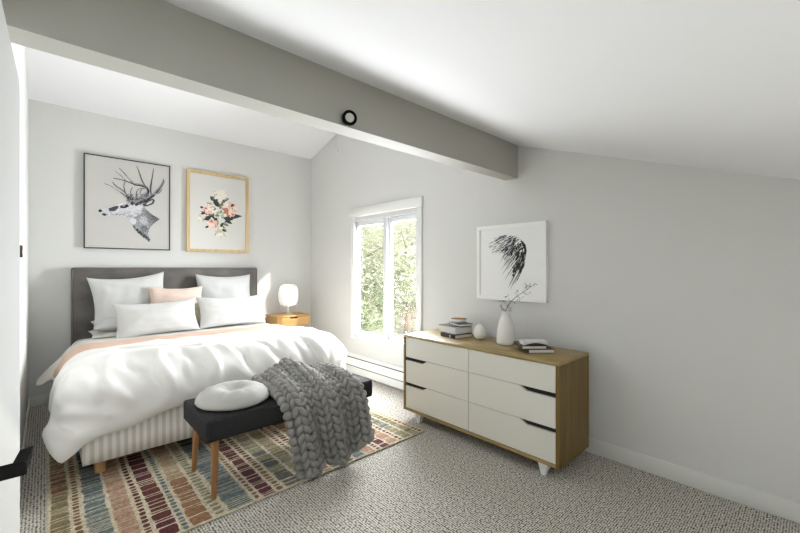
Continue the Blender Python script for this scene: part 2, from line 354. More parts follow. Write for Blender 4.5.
# ---- linens: one cloth relaxation drapes all three layers
def drape():
    NX, NY = 104, 72
    cw, cl = 2.28, 1.56                     # cloth size
    hx, hy = cw/(NX-1), cl/(NY-1)
    cx = 1.02
    xs = np.linspace(-cw/2, cw/2, NX)*.955+cx; ys = 4.20-np.linspace(0, cl, NY)*.97
    P = np.zeros((NY, NX, 3)); P[..., 0] = xs[None]; P[..., 1] = ys[:, None]
    rng = np.random.RandomState(3)
    def smooth(a, k):
        for _ in range(k): a = (a+np.roll(a, 1, 0)+np.roll(a, -1, 0)+np.roll(a, 1, 1)+np.roll(a, -1, 1))/5
        return a
    nz = smooth(rng.randn(NY, NX), 8); nz /= nz.std()
    P[..., 2] = .72+.020*nz
    V = np.zeros_like(P)
    rx = np.linspace(-cw/2, cw/2, NX)[None]+np.zeros((NY, 1)); ry = np.linspace(0, cl, NY)[:, None]+np.zeros((1, NX))
    ca_ = np.clip((np.abs(rx)-.72)/(cw/2-.72), 0, 1); cb_ = np.clip((ry-1.05)/(cl-1.05), 0, 1); cab = (ca_*cb_)**1.3
    RL = np.stack([rx-np.sign(rx)*.13*cab, ry-.12*cab, 0*rx], -1)
    bc = np.array([1.02, 3.75, .32]); bh = np.array([.925, .925, .300]); rad = .17   # mattress with the quilt's own loft
    benchc = np.array([1.17, 2.375, .33]); benchh = np.array([.56, .235, .125])
    def collide(P, Q, c, h, r, fr):
        q = P-c; a = np.abs(q)-(h-r); outv = np.maximum(a, 0); ln = np.sqrt((outv**2).sum(-1)); ins = np.minimum(a.max(-1), 0)
        sd = ln+ins-r; hit = sd < 0
        if not hit.any(): return
        sg = np.sign(q); g = outv*sg; big = ln > 1e-6
        nrm = np.zeros_like(P); nrm[big] = g[big]/ln[big][:, None]
        k = a.argmax(-1); nb = ~big
        idx = np.where(nb); nrm[idx[0], idx[1], k[idx]] = sg[idx[0], idx[1], k[idx]]
        d = np.where(hit, -sd, 0)
        P += nrm*d[..., None]
        dv = P-Q; tang = dv-nrm*(dv*nrm).sum(-1, keepdims=True)
        P -= np.where(hit[..., None], tang*fr, 0)
    def con(P, sa, sb, d0, k):
        d0 = np.sqrt(((RL[sa]-RL[sb])**2).sum(-1, keepdims=True)); A = P[sa]; B = P[sb]; D = B-A; ln = np.sqrt((D*D).sum(-1, keepdims=True))+1e-9
        c = D*((ln-d0)/ln*.5*k); P[sa] = A+c; P[sb] = B-c
    S = np.s_
    cons = []
    for o in (0, 1):
        e = (NX-o)//2*2; cons.append((S[:, o:o+e:2], S[:, o+1:o+e:2], hx, 1.))
        e = (NY-o)//2*2; cons.append((S[o:o+e:2, :], S[o+1:o+e:2, :], hy, 1.))
    dg = math.hypot(hx, hy)
    for o in (0, 1):
        e = (NY-o)//2*2
        cons.append((S[o:o+e:2, :-1], S[o+1:o+e:2, 1:], dg, .35)); cons.append((S[o:o+e:2, 1:], S[o+1:o+e:2, :-1], dg, .35))
    bend = []
    for st in (3, 6):
        for o in range(2*st):
            a = np.arange(o, NX-st, 2*st); 
            if len(a): bend.append((S[:, a], S[:, a+st], st*hx, .06))
            a = np.arange(o, NY-st, 2*st)
            if len(a): bend.append((S[a, :], S[a+st, :], st*hy, .06))
    dt_ = 1/40
    for it in range(130):
        V[..., 2] -= 9.8*dt_; V *= .95
        Q = P.copy(); P = P+V*dt_
        for k in range(7):
            for (a, b_, d0, kk) in cons: con(P, a, b_, d0, kk)
            if k % 3 == 0:
                for (a, b_, d0, kk) in bend: con(P, a, b_, d0, kk)
            collide(P, Q, bc, bh, rad, .35); collide(P, Q, benchc, benchh, .03, .3)
            P[..., 2] = np.maximum(P[..., 2], .03)
        V = (P-Q)/dt_
    return P, hx, hy, cw, cl
CL, hx, hy, cw, cl = drape()
NY, NX = CL.shape[:2]
def normals(P):
    du = np.gradient(P, axis=1); dv = np.gradient(P, axis=0); n = np.cross(dv, du); n /= np.linalg.norm(n, axis=-1, keepdims=True)+1e-9
    if n[NY//3, NX//2, 2] < 0: n = -n
    return n
# towards the head the left overhang stands out stiffly, as starched linen does
Pw = CL.copy()
sarc = np.linspace(-cw/2, cw/2, NX); over = np.maximum(0, -(sarc+.90))
for r_ in range(NY):
    w_ = max(0, min(1, (17-r_)/9))
    if w_ <= 0: continue
    e = np.argmin(np.abs(sarc+.90)); base = Pw[r_, e]
    ang = 0.86
    for c in range(e):
        s_ = over[c]; tgt = base+np.array([-math.cos(ang)*s_, -.10*s_, -math.sin(ang)*s_])*(1.5 if r_ < 11 else 1.02); wc = w_*min(1, s_/.08)
        Pw[r_, c] = Pw[r_, c]*(1-wc)+tgt*wc
CL = Pw
wc_ = np.clip((.46-CL[..., 2])/.22, 0, 1)*np.clip((.42-CL[..., 0])/.2, 0, 1)*np.clip((3.15-CL[..., 1])/.2, 0, 1)
ws_ = (np.clip((.52-CL[..., 2])/.15, 0, 1)*np.clip((.50-CL[..., 0])/.2, 0, 1)*np.clip((3.3-CL[..., 1])/.3, 0, 1))[..., None]
for _ in range(30):
    Z = CL.copy(); Z[1:-1] = (CL[:-2]+2*CL[1:-1]+CL[2:])/4; Z[:, 1:-1] = (Z[:, :-2]+2*Z[:, 1:-1]+Z[:, 2:])/4; CL = CL*(1-ws_)+Z*ws_
CL[..., 0] -= .05*wc_; CL[..., 2] += .075*wc_*np.clip((.40-CL[..., 2])/.2, 0, 1)
N = normals(CL)
crng = random.Random(12); CREASE = []
def crease(u, v, ang, L_, w, h): CREASE.append((u, v, math.cos(ang), math.sin(ang), L_, w, h))
for k in range(26):    # folds breaking over the foot edge of the mattress
    crease(-1.0+2.0*k/25+crng.uniform(-.04, .04), 1.33+crng.uniform(-.05, .10), PI/2+crng.uniform(-.55, .55), crng.uniform(.08, .20), crng.uniform(.018, .034), crng.choice([.020, -.022, .026, -.018]))
for k in range(14):    # long soft creases on the top
    crease(crng.uniform(-.8, .8), crng.uniform(.75, 1.2), crng.uniform(-.5, .9), crng.uniform(.18, .40), crng.uniform(.020, .034), crng.choice([.013, -.013, .016]))
for k in range(12):    # folds running down the two sides
    crease(crng.choice([-1, 1])*crng.uniform(.92, 1.08), .75+.75*k/11, crng.uniform(-.5, .5), crng.uniform(.10, .22), crng.uniform(.02, .036), crng.choice([.02, -.022]))
for (u, v, a_, l_) in ((-.86, 1.22, .75, .34), (-.80, 1.36, .9, .30), (-.95, 1.30, .35, .22), (-.70, 1.30, 1.2, .2), (.84, 1.25, 2.3, .3), (.92, 1.15, 2.0, .25), (-.60, 1.15, .5, .28), (-.35, 1.22, .35, .25)):
    crease(u, v, a_, l_, .030, .026)
def creased(u, v):
    d = 0
    for (cu_, cv_, ca, sa, L_, w, h) in CREASE:
        du_, dv2 = u-cu_, v-cv_; t = (du_*ca+dv2*sa)/L_
        if abs(t) >= 1: continue
        q = (-du_*sa+dv2*ca+.03*math.sin(t*2.5))/(w*(1.15-.4*abs(t)))
        if abs(q) < 3: d += h*math.exp(-q*q*(.7 if q > 0 else 1.5))*(1-t*t)
    return d
def finer(P):
    Q = np.zeros((P.shape[0]*2-1, P.shape[1]*2-1, 3)); Q[::2, ::2] = P; Q[1::2, ::2] = (P[1:]+P[:-1])/2; Q[:, 1::2] = (Q[:, 2::2]+Q[:, :-2:2])/2
    for _ in range(2):
        Z = Q.copy(); Z[1:-1] = (Q[:-2]+2*Q[1:-1]+Q[2:])/4; Z[:, 1:-1] = (Z[:, :-2]+2*Z[:, 1:-1]+Z[:, 2:])/4; Q = Z
    return Q
def layer(r0, r1, c0, c1, off, thick, taper=True, wr=.0, wsc=(6, 6), seed=0, head=0, fine=False):
    global CL, N, hx, hy
    keep = (CL, N, hx, hy)
    if fine: CL = finer(CL); N = normals(CL); hx, hy = hx/2, hy/2; r0, r1, c0, c1 = r0*2, r1*2-1, c0*2, c1*2-1
    P = CL[r0:r1, c0:c1]; n_ = N[r0:r1, c0:c1]; ny, nx = P.shape[:2]
    jj, ii = np.meshgrid(np.arange(nx), np.arange(ny))
    e = np.minimum.reduce([jj*hx, (nx-1-jj)*hx, ii*hy, (ny-1-ii)*hy])
    e = np.minimum(e, np.maximum(ii*hy/head, 0)*.10+1e-6) if head else e
    prof = np.clip(e/.10, 0, 1); prof = np.sqrt(1-(1-prof)**2) if taper else np.ones_like(prof)
    wv = np.zeros((ny, nx))
    if wr:
        for i in range(ny):
            for j in range(nx):
                x, y = (c0+j)*hx, (r0+i)*hy
                a = noise.noise(Vector((x*wsc[0], y*wsc[1], seed))); c_ = noise.noise(Vector((x*wsc[0]*2.1+3, y*wsc[1]*2.1, seed+5)))
                wv[i, j] = wr*((1-abs(a)*2.2)*.6+c_*.5)+(creased(x-cw/2, y)*max(0, min(1, (1.47-y)/.10))*max(0, min(1, 1-(max(0, abs(x-cw/2)-.78)*6)*min(1, max(0, (y-.95)/.15)))) if fine else 0)
    top = P+n_*(off+thick*prof+wv*prof)[..., None]; bot = P+n_*off
    b = MB(); vs = [tuple(v) for v in top.reshape(-1, 3)]+[tuple(v) for v in bot.reshape(-1, 3)]; K = ny*nx; fs = []
    for i in range(ny-1):
        for j in range(nx-1):
            q = (i*nx+j, i*nx+j+1, (i+1)*nx+j+1, (i+1)*nx+j); fs.append(q); fs.append(tuple(K+t for t in q[::-1]))
    rim = [j for j in range(nx)]+[i*nx+nx-1 for i in range(1, ny)]+[(ny-1)*nx+j for j in range(nx-2, -1, -1)]+[i*nx for i in range(ny-2, 0, -1)]
    for k in range(len(rim)): a, c_ = rim[k], rim[(k+1) % len(rim)]; fs.append((a, K+a, K+c_, c_))
    CL, N, hx, hy = keep
    b.add(vs, fs, 0, True); return b, top
# rows: 0 (y 4.20) .. 71 (foot)
b, _ = layer(0, 22, 3, NX-5, .004, .008, False, .004, (5, 9), 1)
sh = subsurf(obj('top_sheet', b, M['linen'], None, (1.04, 4.0, .62))); tag(sh, 'greige linen top sheet turned back under the pillows, pointed corner at left', 'sheet')
b, _ = layer(11, 40, 4, NX-5, .012, .014, True, .012, (2.2, 13), 2)
bl = subsurf(obj('blanket', b, M['peach'], None, (1.04, 3.75, .62))); tag(bl, 'peach blanket showing as a band across the bed', 'blanket')
b, top = layer(28, NY, 0, NX, .022, .034, True, .017, (4.2, 3.4), 3, .34, True)
dv = obj('duvet', b, M['duvet'], None, (1.04, 3.2, .62)); tag(dv, 'puffy white duvet draped over the foot of the bed', 'duvet')
b = MB(); b.tube([Vector(p)+Vector((0, .004, .002)) for p in CL[28, 1:64]+N[28, 1:64]*.028], .0035, 6); obj('duvet_edge_line', b, M['edge_line'], dv)  # thin dark tube along part of the duvet's head edge

# ------------------------------------------------------------------ pillows
def pillow(name, label, c, size, yaw, tilt, roll, mat, pinch=.09, seed=0, cat='pillow', sag=0, group=None):
    w, h_, t = size; n = 26; b = MB(); vs = []
    R = Matrix.Translation(c) @ Matrix.Rotation(yaw, 4, 'Z') @ Matrix.Rotation(tilt, 4, 'X') @ Matrix.Rotation(roll, 4, 'Z')
    def surf(u, v, s):
        x = w/2*u*(1-pinch*(1-v*v)); y = h_/2*v*(1-pinch*1.2*(1-u*u))
        k = max(0, (1-u**2)*(1-v**2))**.42
        z = s*t/2*k*(1+.16*noise.noise(Vector((u*1.6+seed, v*1.6, s))))
        # creases running in from seams
        z += s*.010*k*(noise.noise(Vector((u*7+seed*3, v*2.2, s*2)))+noise.noise(Vector((u*2.2, v*7+seed, s*3))))
        y += -sag*(1-u*u)*(v+1)/2
        return R @ Vector((x, y, z))
    g = np.sin(np.linspace(-1, 1, n+1)*PI/2)
    for s in (1, -1):
        for j in range(n+1):
            for i in range(n+1): vs.append(surf(g[i], g[j], s))
    K = (n+1)**2; fs = []
    for j in range(n):
        for i in range(n):
            q = (j*(n+1)+i, j*(n+1)+i+1, (j+1)*(n+1)+i+1, (j+1)*(n+1)+i); fs.append(q); fs.append(tuple(K+x for x in q[::-1]))
    b.add(vs, fs, 0, True)
    o = obj(name, b, mat, None, tuple(c))
    bm = bmesh.new(); bm.from_mesh(o.data); bmesh.ops.remove_doubles(bm, verts=bm.verts[:], dist=.0004)
    bmesh.ops.recalc_face_normals(bm, faces=bm.faces[:]); bm.to_mesh(o.data); bm.free()
    return tag(o, label, cat, group)
R_ = math.radians
pillow('pillow', 'flat greige pillow at the bottom of the left pillow pile', (.62, 4.43, .645), (.66, .40, .08), 0, R_(2), 0, M['linen'], .06, 1)
pillow('pillow', 'white pillow lying under the tall left pillow, corner poking out', (.64, 4.45, .725), (.66, .38, .13), 0, R_(4), 0, M['pillow'], .07, 2)
pillow('pillow', 'tall white pillow leaning on the headboard at left', (.612, 4.53, .945), (.63, .49, .15), 0, R_(76), R_(5), M['pillow'], .10, 3, sag=.015)
pillow('pillow', 'white pillow lying flat under the tall right pillow', (1.50, 4.45, .70), (.72, .38, .16), 0, R_(3), 0, M['pillow'], .07, 4)
pillow('pillow', 'tall white pillow leaning on the headboard at right', (1.495, 4.54, .945), (.60, .47, .15), 0, R_(77), R_(-1), M['pillow'], .08, 5, sag=.012)
pillow('pillow', 'blush pink pillow between the two tall white pillows', (.985, 4.42, .92), (.51, .29, .12), 0, R_(72), R_(-1), M['pink'], .10, 6, sag=.012)
pillow('pillow', 'small olive beige pillow glimpsed between the two front white pillows', (1.10, 4.30, .765), (.44, .26, .10), 0, R_(74), 0, M['olive'], .05, 7)
pillow('pillow', 'low wide white pillow in front at left', (.775, 4.17, .785), (.68, .33, .15), 0, R_(70), R_(2), M['pillow'], .08, 8, sag=.015)
pillow('pillow', 'low wide white pillow in front at right', (1.455, 4.19, .795), (.68, .33, .15), 0, R_(70), R_(0), M['pillow'], .08, 9, sag=.015)

# ------------------------------------------------------------------ nightstand + lamp
ns = thing('nightstand', 'honey wood wall mounted nightstand right of the bed', 'nightstand', (2.27, 4.58, .52))
b = MB(); b.rbox(2.06, 2.50, 4.42, 4.756, .632, .655, .003, 1); b.rbox(2.06, 2.08, 4.42, 4.756, .52, .632, .002, 1); b.rbox(2.48, 2.50, 4.42, 4.756, .52, .632, .002, 1); b.box(2.08, 2.48, 4.43, 4.75, .52, .536); b.box(2.08, 2.48, 4.74, 4.756, .536, .632); obj('nightstand_body', b, M['bamboo'], ns)
b = MB(); b.prism([(2.082, .522), (2.478, .522), (2.478, .630), (2.335, .630), (2.328, .612), (2.232, .612), (2.225, .630), (2.082, .630)], 1, 4.418, 4.436); dw = obj('drawer', b, M['bamboo'], ns)
b = MB(); b.box(2.226, 2.334, 4.437, 4.442, .608, .6315); obj('drawer_cutout', b, M['dark'], dw)
lp = thing('table_lamp', 'white table lamp with rounded opal shade on the nightstand', 'lamp', (2.29, 4.59, .655))
prof = []
for i in range(17):
    t = -PI/2+PI*i/16; e = .55
    prof.append((.122*abs(math.cos(t))**e+.0005, .896+.142*(1 if t >= 0 else -1)*abs(math.sin(t))**.75))
b = MB(); b.lathe(prof, (2.29, 4.59, 0), 36); obj('lamp_shade', b, M['shade'], lp)
b = MB()
for k in range(3):
    a = R_(90+120*k+30); b.tube([(2.29+.118*math.cos(a), 4.59+.118*math.sin(a), .656), (2.29+.118*math.cos(a), 4.59+.118*math.sin(a), .80)], .0035, 8)
b.tube([(2.29+.118*math.cos(R_(10*k)), 4.59+.118*math.sin(R_(10*k)), .776) for k in range(37)], .003, 8)
b.tube([(2.29, 4.59, .656), (2.29, 4.59, .77)], .006, 10); b.lathe([(.0, .655), (.045, .655), (.045, .662), (.0, .664)], (2.29, 4.59, 0), 24)
obj('lamp_frame', b, M['legwhite'], lp)

# ------------------------------------------------------------------ dresser
ds = thing('dresser', 'low oak dresser with six white drawers against the right wall', 'dresser', (2.4, 1.66, 0))
DX0, DX1, DY0, DY1, DZ0, DZ1 = 2.183, 2.612, 1.008, 2.320, .078, .696; pt = .020
b = MB(); b.rbox(DX0, DX1, DY0, DY1, DZ1-pt, DZ1, .002, 1); obj('dresser_top', b, M['oak'], ds)
b = MB(); b.box(DX0, DX1, DY0, DY0+pt, DZ0, DZ1-pt); obj('side_panel', b, M['oakv_shaded'], ds)
b = MB(); b.box(DX0, DX1, DY1-pt, DY1, DZ0, DZ1-pt); obj('side_panel', b, M['oakv_shaded'], ds)
b = MB(); b.box(DX0, DX1, DY0+pt, DY1-pt, DZ0, DZ0+pt); obj('bottom_panel', b, M['oak'], ds)
b = MB(); b.box(DX1-.012, DX1-.002, DY0+pt, DY1-pt, DZ0+pt, DZ1-pt); b.box(DX0+.03, DX0+.04, DY0+pt, DY1-pt, DZ0+pt, DZ1-pt); obj('back_panel', b, M['dark'], ds)
rowz = [(.515, DZ1-pt-.003), (.307, .512), (DZ0+pt+.003, .304)]
for (ya_, yb2, left) in ((1.662, DY1-pt-.003, True), (DY0+pt+.003, 1.658, False)):
    for k, (z0, z1) in enumerate(rowz):
        b = MB(); xf = DX0+.004
        if k == 0: poly = [(ya_, z0), (yb2, z0), (yb2, z1), (ya_, z1)]
        elif left: poly = [(ya_, z0), (yb2, z0), (yb2, z1-.027), (yb2-.185, z1-.027), (yb2-.235, z1), (ya_, z1)]
        else: poly = [(ya_, z0), (yb2, z0), (yb2, z1), (ya_+.235, z1), (ya_+.185, z1-.027), (ya_, z1-.027)]
        b.prism(poly, 0, xf, xf+.018); d = obj('drawer', b, M['white_lacq'], ds)
        if k:
            b = MB()
            if left: b.box(xf+.019, xf+.024, yb2-.24, yb2, z1-.031, z1+.001)
            else: b.box(xf+.019, xf+.024, ya_, ya_+.24, z1-.031, z1+.001)
            obj('finger_pull', b, M['dark'], d)
for (x, y, s) in ((DX0+.03, 1.115, 1), (DX0+.03, 2.17, 1), (DX1-.05, 1.115, -1), (DX1-.05, 2.17, -1)):
    b = MB(); t = [(x-.015*s, y-.035), (x+.06*s, y-.035), (x+.06*s, y+.035), (x-.015*s, y+.035)]; q = [(x-.012*s, y-.012), (x+.015*s, y-.012), (x+.015*s, y+.012), (x-.012*s, y+.012)]
    b.add([(p[0], p[1], .0) for p in q]+[(p[0], p[1], DZ0) for p in t], [(3, 2, 1, 0), (4, 5, 6, 7)]+[(i, (i+1) % 4, 4+(i+1) % 4, 4+i) for i in range(4)])
    obj('dresser_leg', b, M['legwhite'], ds)

# ------------------------------------------------------------------ things on the dresser
def book(name, label, corner, du, lu, lv, z0, z1, cover, group, soft=False, spine='v', stripe=None):
    """corner nearest the camera; du = direction of the edge shown, lv = depth behind it"""
    du = Vector((du[0], du[1], 0)).normalized(); dv_ = Vector((-du.y, du.x, 0))
    M4 = Matrix(((du.x, dv_.x, 0, corner[0]), (du.y, dv_.y, 0, corner[1]), (0, 0, 1, z0), (0, 0, 0, 1)))
    t = thing(name, label, 'book', (corner[0]+du.x*lu/2+dv_.x*lv/2, corner[1]+du.y*lu/2+dv_.y*lv/2, z0), group); h_ = z1-z0; ct = .0028
    b = MB(); b.rbox(0, lu, 0, lv, 0, ct, .0008, 1, 0, M4, False); b.rbox(0, lu, 0, lv, h_-ct, h_, .0008, 1, 0, M4, False)
    if spine == 'v': b.rbox(0, .004, 0, lv, ct, h_-ct, .0008, 1, 0, M4, False)
    else: b.rbox(0, lu, lv-.004, lv, ct, h_-ct, .0008, 1, 0, M4, False)
    cov = obj('book_cover', b, cover, t)
    b = MB(); b.rbox(.005, lu-.004, .004, lv-.005, ct, h_-ct, .0008, 1, 0, M4, False); obj('book_pages', b, M['paper'], t)
    if stripe:
        b = MB(); b.rbox(-.0006, .0002, lv*.30, lv*.38, ct, h_-ct, .0001, 1, 0, M4, False); obj('spine_band', b, M['bkwhite'], cov)
    return t
g1, g2 = 'books stacked at the far end of the dresser', 'small books stacked at the near end of the dresser'
book('book', 'black book at the bottom of the far stack on the dresser', (2.322, 1.890), (.985, -.17), .185, .175, .6965, .725, M['bkblack'], g1, stripe=True)
t = thing('book', 'thick white book in the middle of the far stack', 'book', (2.45, 1.99, .7255), g1)
def M4of(c, a, z): return Matrix.Translation((c[0], c[1], z)) @ Matrix.Rotation(a, 4, 'Z')
b = MB(); m4 = M4of((2.358, 1.915), R_(-10), .7255); b.rbox(0, .185, 0, .205, 0, .003, .001, 1, 0, m4, False); b.rbox(0, .185, 0, .205, .043, .046, .001, 1, 0, m4, False); b.rbox(0, .004, 0, .205, .003, .043, .001, 1, 0, m4, False); obj('book_cover', b, M['bkwhite'], t)
b = MB(); b.rbox(.0045, .181, .004, .2, .0035, .0425, .001, 1, 0, m4, False); obj('book_pages', b, M['paper'], t)
t = thing('notebook', 'thin grey notebook lying on the thick white book', 'book', (2.46, 2.02, .772), g1)
b = MB(); m4 = M4of((2.385, 1.955), R_(-4), .772); b.rbox(0, .15, 0, .17, 0, .006, .001, 1, 0, m4, False); obj('notebook_cover', b, M['bkgrey'], t)
book('book', 'thin white book with a dark cover under the small dish', (2.415, 1.925), (.92, -.38), .13, .165, .7785, .797, M['bkgrey'], g1, spine='u')
dsh = thing('dish', 'small white dish with a gold brown inside, on the far book stack', 'dish', (2.475, 1.99, .7975))
prof = [(0, .7975), (.030, .7975), (.045, .803), (.060, .816), (.066, .832), (.063, .832), (.056, .819), (.042, .808), (.0, .805)]
b = MB(); b.lathe(prof, (2.485, 1.985, 0), 32, mats=[0, 0, 0, 0, 1, 1, 1, 1]); obj('dish_bowl', b, [M['ceramic'], M['gold']], dsh)
b = MB(); prof = []
for i in range(21):
    t = PI*i/20; zc = -math.cos(t); rr = .046*math.sin(t)*(1-.22*zc)
    prof.append((max(rr, .0004), .696+.0615+.0615*zc))
b.lathe(prof, (2.455, 1.755, 0), 32); eg = obj('egg_ornament', b, M['ceramic'], None, (2.455, 1.755, .6965)); tag(eg, 'white egg shaped ornament beside the far book stack', 'ornament')
b = MB(); vc = (2.45, 1.525, 0)
prof = [(0, .6965), (.058, .6965), (.065, .702), (.066, .72), (.065, .76), (.059, .81), (.048, .865), (.036, .905), (.030, .922), (.030, .932), (.035, .947), (.038, .952), (.034, .952), (.026, .935), (.025, .91), (.0, .905)]
b.lathe(prof, vc, 40)
for i in range(len(b.v)):
    x, y, z = b.v[i]
    b.v[i] = (x, y, .6965+(z-.6965)*.925)
    if z > .940: a = math.atan2(y-vc[1], x-vc[0]); b.v[i] = (x, y, .6965+(z-.6965)*.925+.004*math.sin(7*a))
va = obj('vase', b, M['ceramic'], None, (2.45, 1.525, .6965)); tag(va, 'white bottle shaped vase with scalloped rim on the dresser', 'vase')
br = thing('dried_branch', 'thin brown branch with small berries standing in the white vase', 'branch', (2.45, 1.525, .892))
rt = Vector((.735, -.678, 0)); bk = Vector((.678, .735, 0)); c0 = Vector((2.45, 1.525, 0))
def bp_(r, z, d=0): return c0+rt*r+bk*d+Vector((0, 0, z-.018))
main = [bp_(-.004, .912), bp_(.0, .955), bp_(.012, .985), bp_(.035, 1.02), bp_(.075, 1.055), bp_(.12, 1.085), bp_(.155, 1.103, .01), bp_(.20, 1.135, .02)]
b = MB(); b.tube(main, [.0028, .0028, .0026, .0024, .002, .0017, .0014, .0008], 6); stem = obj('stem', b, M['twig'], br)
rng = random.Random(5)
def twig(p, q, tips):
    tw = MB(); tw.tube([p, (p+q)/2+Vector((0, 0, .004)), q], [.0013, .001, .0008], 5); ends = []
    for _ in range(tips):
        e = q+rt*rng.uniform(-.022, .022)+bk*rng.uniform(-.015, .015)+Vector((0, 0, rng.uniform(-.012, .022)))
        tw.tube([q, e], [.0008, .0006], 4); ends.append(e)
    t_ob = obj('twig', tw, M['twig'], br)
    for e in ends: be = MB(); be.ell(e, ((.0034, 0, 0), (0, .0034, 0), (0, 0, .0038)), 0, 6, 5); obj('berry', be, M['berry'], t_ob)
for (i, r, z) in ((1, -.045, .035), (2, .035, -.012), (2, -.045, .06), (3, .05, -.012), (3, -.03, .05), (4, .02, .05), (4, .045, -.02), (5, .03, .045), (5, .055, -.022), (6, .005, .05), (6, .04, .035), (7, .01, .01), (1, .03, .0), (1, -.03, .012)):
    p = main[i]; twig(p, p+rt*r*.75+bk*rng.uniform(-.02, .02)+Vector((0, 0, z*.75)), 3)
book('book', 'black book at the bottom of the near stack on the dresser', (2.286, 1.256), (.757, -.653), .172, .205, .6965, .721, M['bkblack'], g2)
book('book', 'middle book of the near stack, black cover with pale pages', (2.262, 1.290), (.745, -.667), .165, .165, .7215, .7425, M['bkblack'], g2)
t = book('book', 'top book of the near stack, white with a black curved mark', (2.284, 1.288), (.745, -.667), .158, .09, .743, .768, M['bkwhite'], g2)
du = Vector((.745, -.667, 0)); nn = Vector((-.667, -.745, 0)); b = MB(); pts = []
for i in range(15):
    f = i/14; pts.append((f, .0015+.0135*math.sin(PI*f)))
vs = []
for f, hgt in pts:
    p = Vector((2.284, 1.288, 0))+du*(.006+.15*f)
    for (z, k) in ((.7432, .0006), (.7432+hgt, .0006), (.7432, -.003), (.7432+hgt, -.003)): vs.append(p+nn*k+Vector((0, 0, z)))
fs = []
for i in range(14):
    a = i*4; fs += [(a, a+4, a+5, a+1), (a+1, a+5, a+7, a+3), (a+2, a+3, a+7, a+6)]
b.add(vs, fs); obj('cover_mark', b, M['bkblack'], t)

# ------------------------------------------------------------------ pictures
def frame_box(mb, ax, a0, a1, z0, z1, d0, d1, w):
    def bx(p0, p1, q0, q1):
        if ax == 1: mb.box(p0, p1, d0, d1, q0, q1)
        else: mb.box(d0, d1, p0, p1, q0, q1)
    bx(a0, a0+w, z0, z1); bx(a1-w, a1, z0, z1); bx(a0+w, a1-w, z0, z0+w); bx(a0+w, a1-w, z1-w, z1)
class Art:
    """flat printed sheet: polygons and tapering strokes in picture coordinates 0..1"""
    def __init__(s, pos): s.pos = pos; s.mb = MB(); s.mats = []; s.lv = 0
    def mi(s, m):
        if m not in s.mats: s.mats.append(m)
        return s.mats.index(m)
    def poly(s, pts, m):
        s.lv += 1; d = .0004+.0000035*s.lv
        vs = [s.pos(p[0], p[1], d) for p in pts]; n = len(vs); cx = sum(p[0] for p in pts)/n; cy = sum(p[1] for p in pts)/n
        s.mb.add(vs, [tuple(t) for t in tessellate_polygon([[Vector((p[0], p[1], 0)) for p in pts]])], s.mi(m))
    def stroke(s, pts, w0, w1, m, mid=None):
        s.lv += 1; d = .0004+.0000035*s.lv; n = len(pts); vs = []
        for i, p in enumerate(pts):
            a, c = pts[max(i-1, 0)], pts[min(i+1, n-1)]; dx, dy = c[0]-a[0], c[1]-a[1]; l = math.hypot(dx, dy)+1e-9; f = i/(n-1)
            w = (w0+(w1-w0)*f) if mid is None else ((w0+(mid-w0)*f*2) if f < .5 else (mid+(w1-mid)*(f*2-1)))
            vs += [s.pos(p[0]-dy/l*w/2, p[1]+dx/l*w/2, d), s.pos(p[0]+dy/l*w/2, p[1]-dx/l*w/2, d)]
        s.mb.add(vs, [(2*i, 2*i+1, 2*i+3, 2*i+2) for i in range(n-1)], s.mi(m))
def spline(pts, n=5):
    out = []; P = [pts[0]]+list(pts)+[pts[-1]]
    for i in range(1, len(P)-2):
        for k in range(n):
            t = k/n; a, b_, c, d = P[i-1], P[i], P[i+1], P[i+2]
            out.append(tuple(.5*((2*b_[q])+(-a[q]+c[q])*t+(2*a[q]-5*b_[q]+4*c[q]-d[q])*t*t+(-a[q]+3*b_[q]-3*c[q]+d[q])*t**3) for q in (0, 1)))
    out.append(tuple(pts[-1])); return out
# --- stag
x0, x1, z0, z1 = .268, .988, 1.435, 2.342; yf = 4.728
pf = thing('framed_picture', 'ink drawing of a stag in a thin black frame above the bed', 'picture', ((x0+x1)/2, 4.74, z0))
b = MB(); frame_box(b, 1, x0, x1, z0, z1, yf-.006, 4.757, .009); obj('picture_frame', b, M['frameblk'], pf)
art = Art(lambda u, v, d: (x0+.008+(x1-x0-.016)*u, yf-d, z1-.008-(z1-z0-.016)*v))
art.mb.box(x0+.008, x1-.008, yf, 4.750, z0+.008, z1-.008, art.mi(M['print']))
def D(x, y):
    u = (x-24)/453; vt = 17+71*u; vb = 523+10*u; u2 = u/(u+(1-u)*1.12); return (u2, (y-vt)/(vb-vt))
def dp(pts): return [D(*p) for p in pts]
rng = random.Random(11)
art.poly(dp([(98, 325), (106, 317), (125, 316), (150, 308), (185, 296), (215, 286), (250, 277), (290, 282), (335, 300), (345, 318), (385, 345), (420, 370), (400, 385), (375, 410), (362, 445), (378, 498), (330, 462), (290, 425), (272, 385), (275, 362), (230, 354), (170, 348), (140, 354), (115, 347)]), ink(.62))
def inside(pt, pl):
    x, y = pt; c = False
    for i in range(len(pl)):
        (xa_, ya2), (xb3, yb4) = pl[i-1], pl[i]
        if (ya2 > y) != (yb4 > y) and x < (xb3-xa_)*(y-ya2)/(yb4-ya2)+xa_: c = not c
    return c
HEAD = [(98, 325), (106, 317), (125, 316), (150, 308), (185, 296), (215, 286), (250, 277), (290, 282), (335, 300), (345, 318), (330, 345), (300, 362), (275, 362), (230, 354), (170, 348), (140, 354), (115, 347)]
NECK = [(335, 302), (385, 345), (428, 369), (400, 385), (375, 410), (362, 445), (376, 494), (330, 462), (290, 425), (272, 385), (280, 360), (320, 350)]
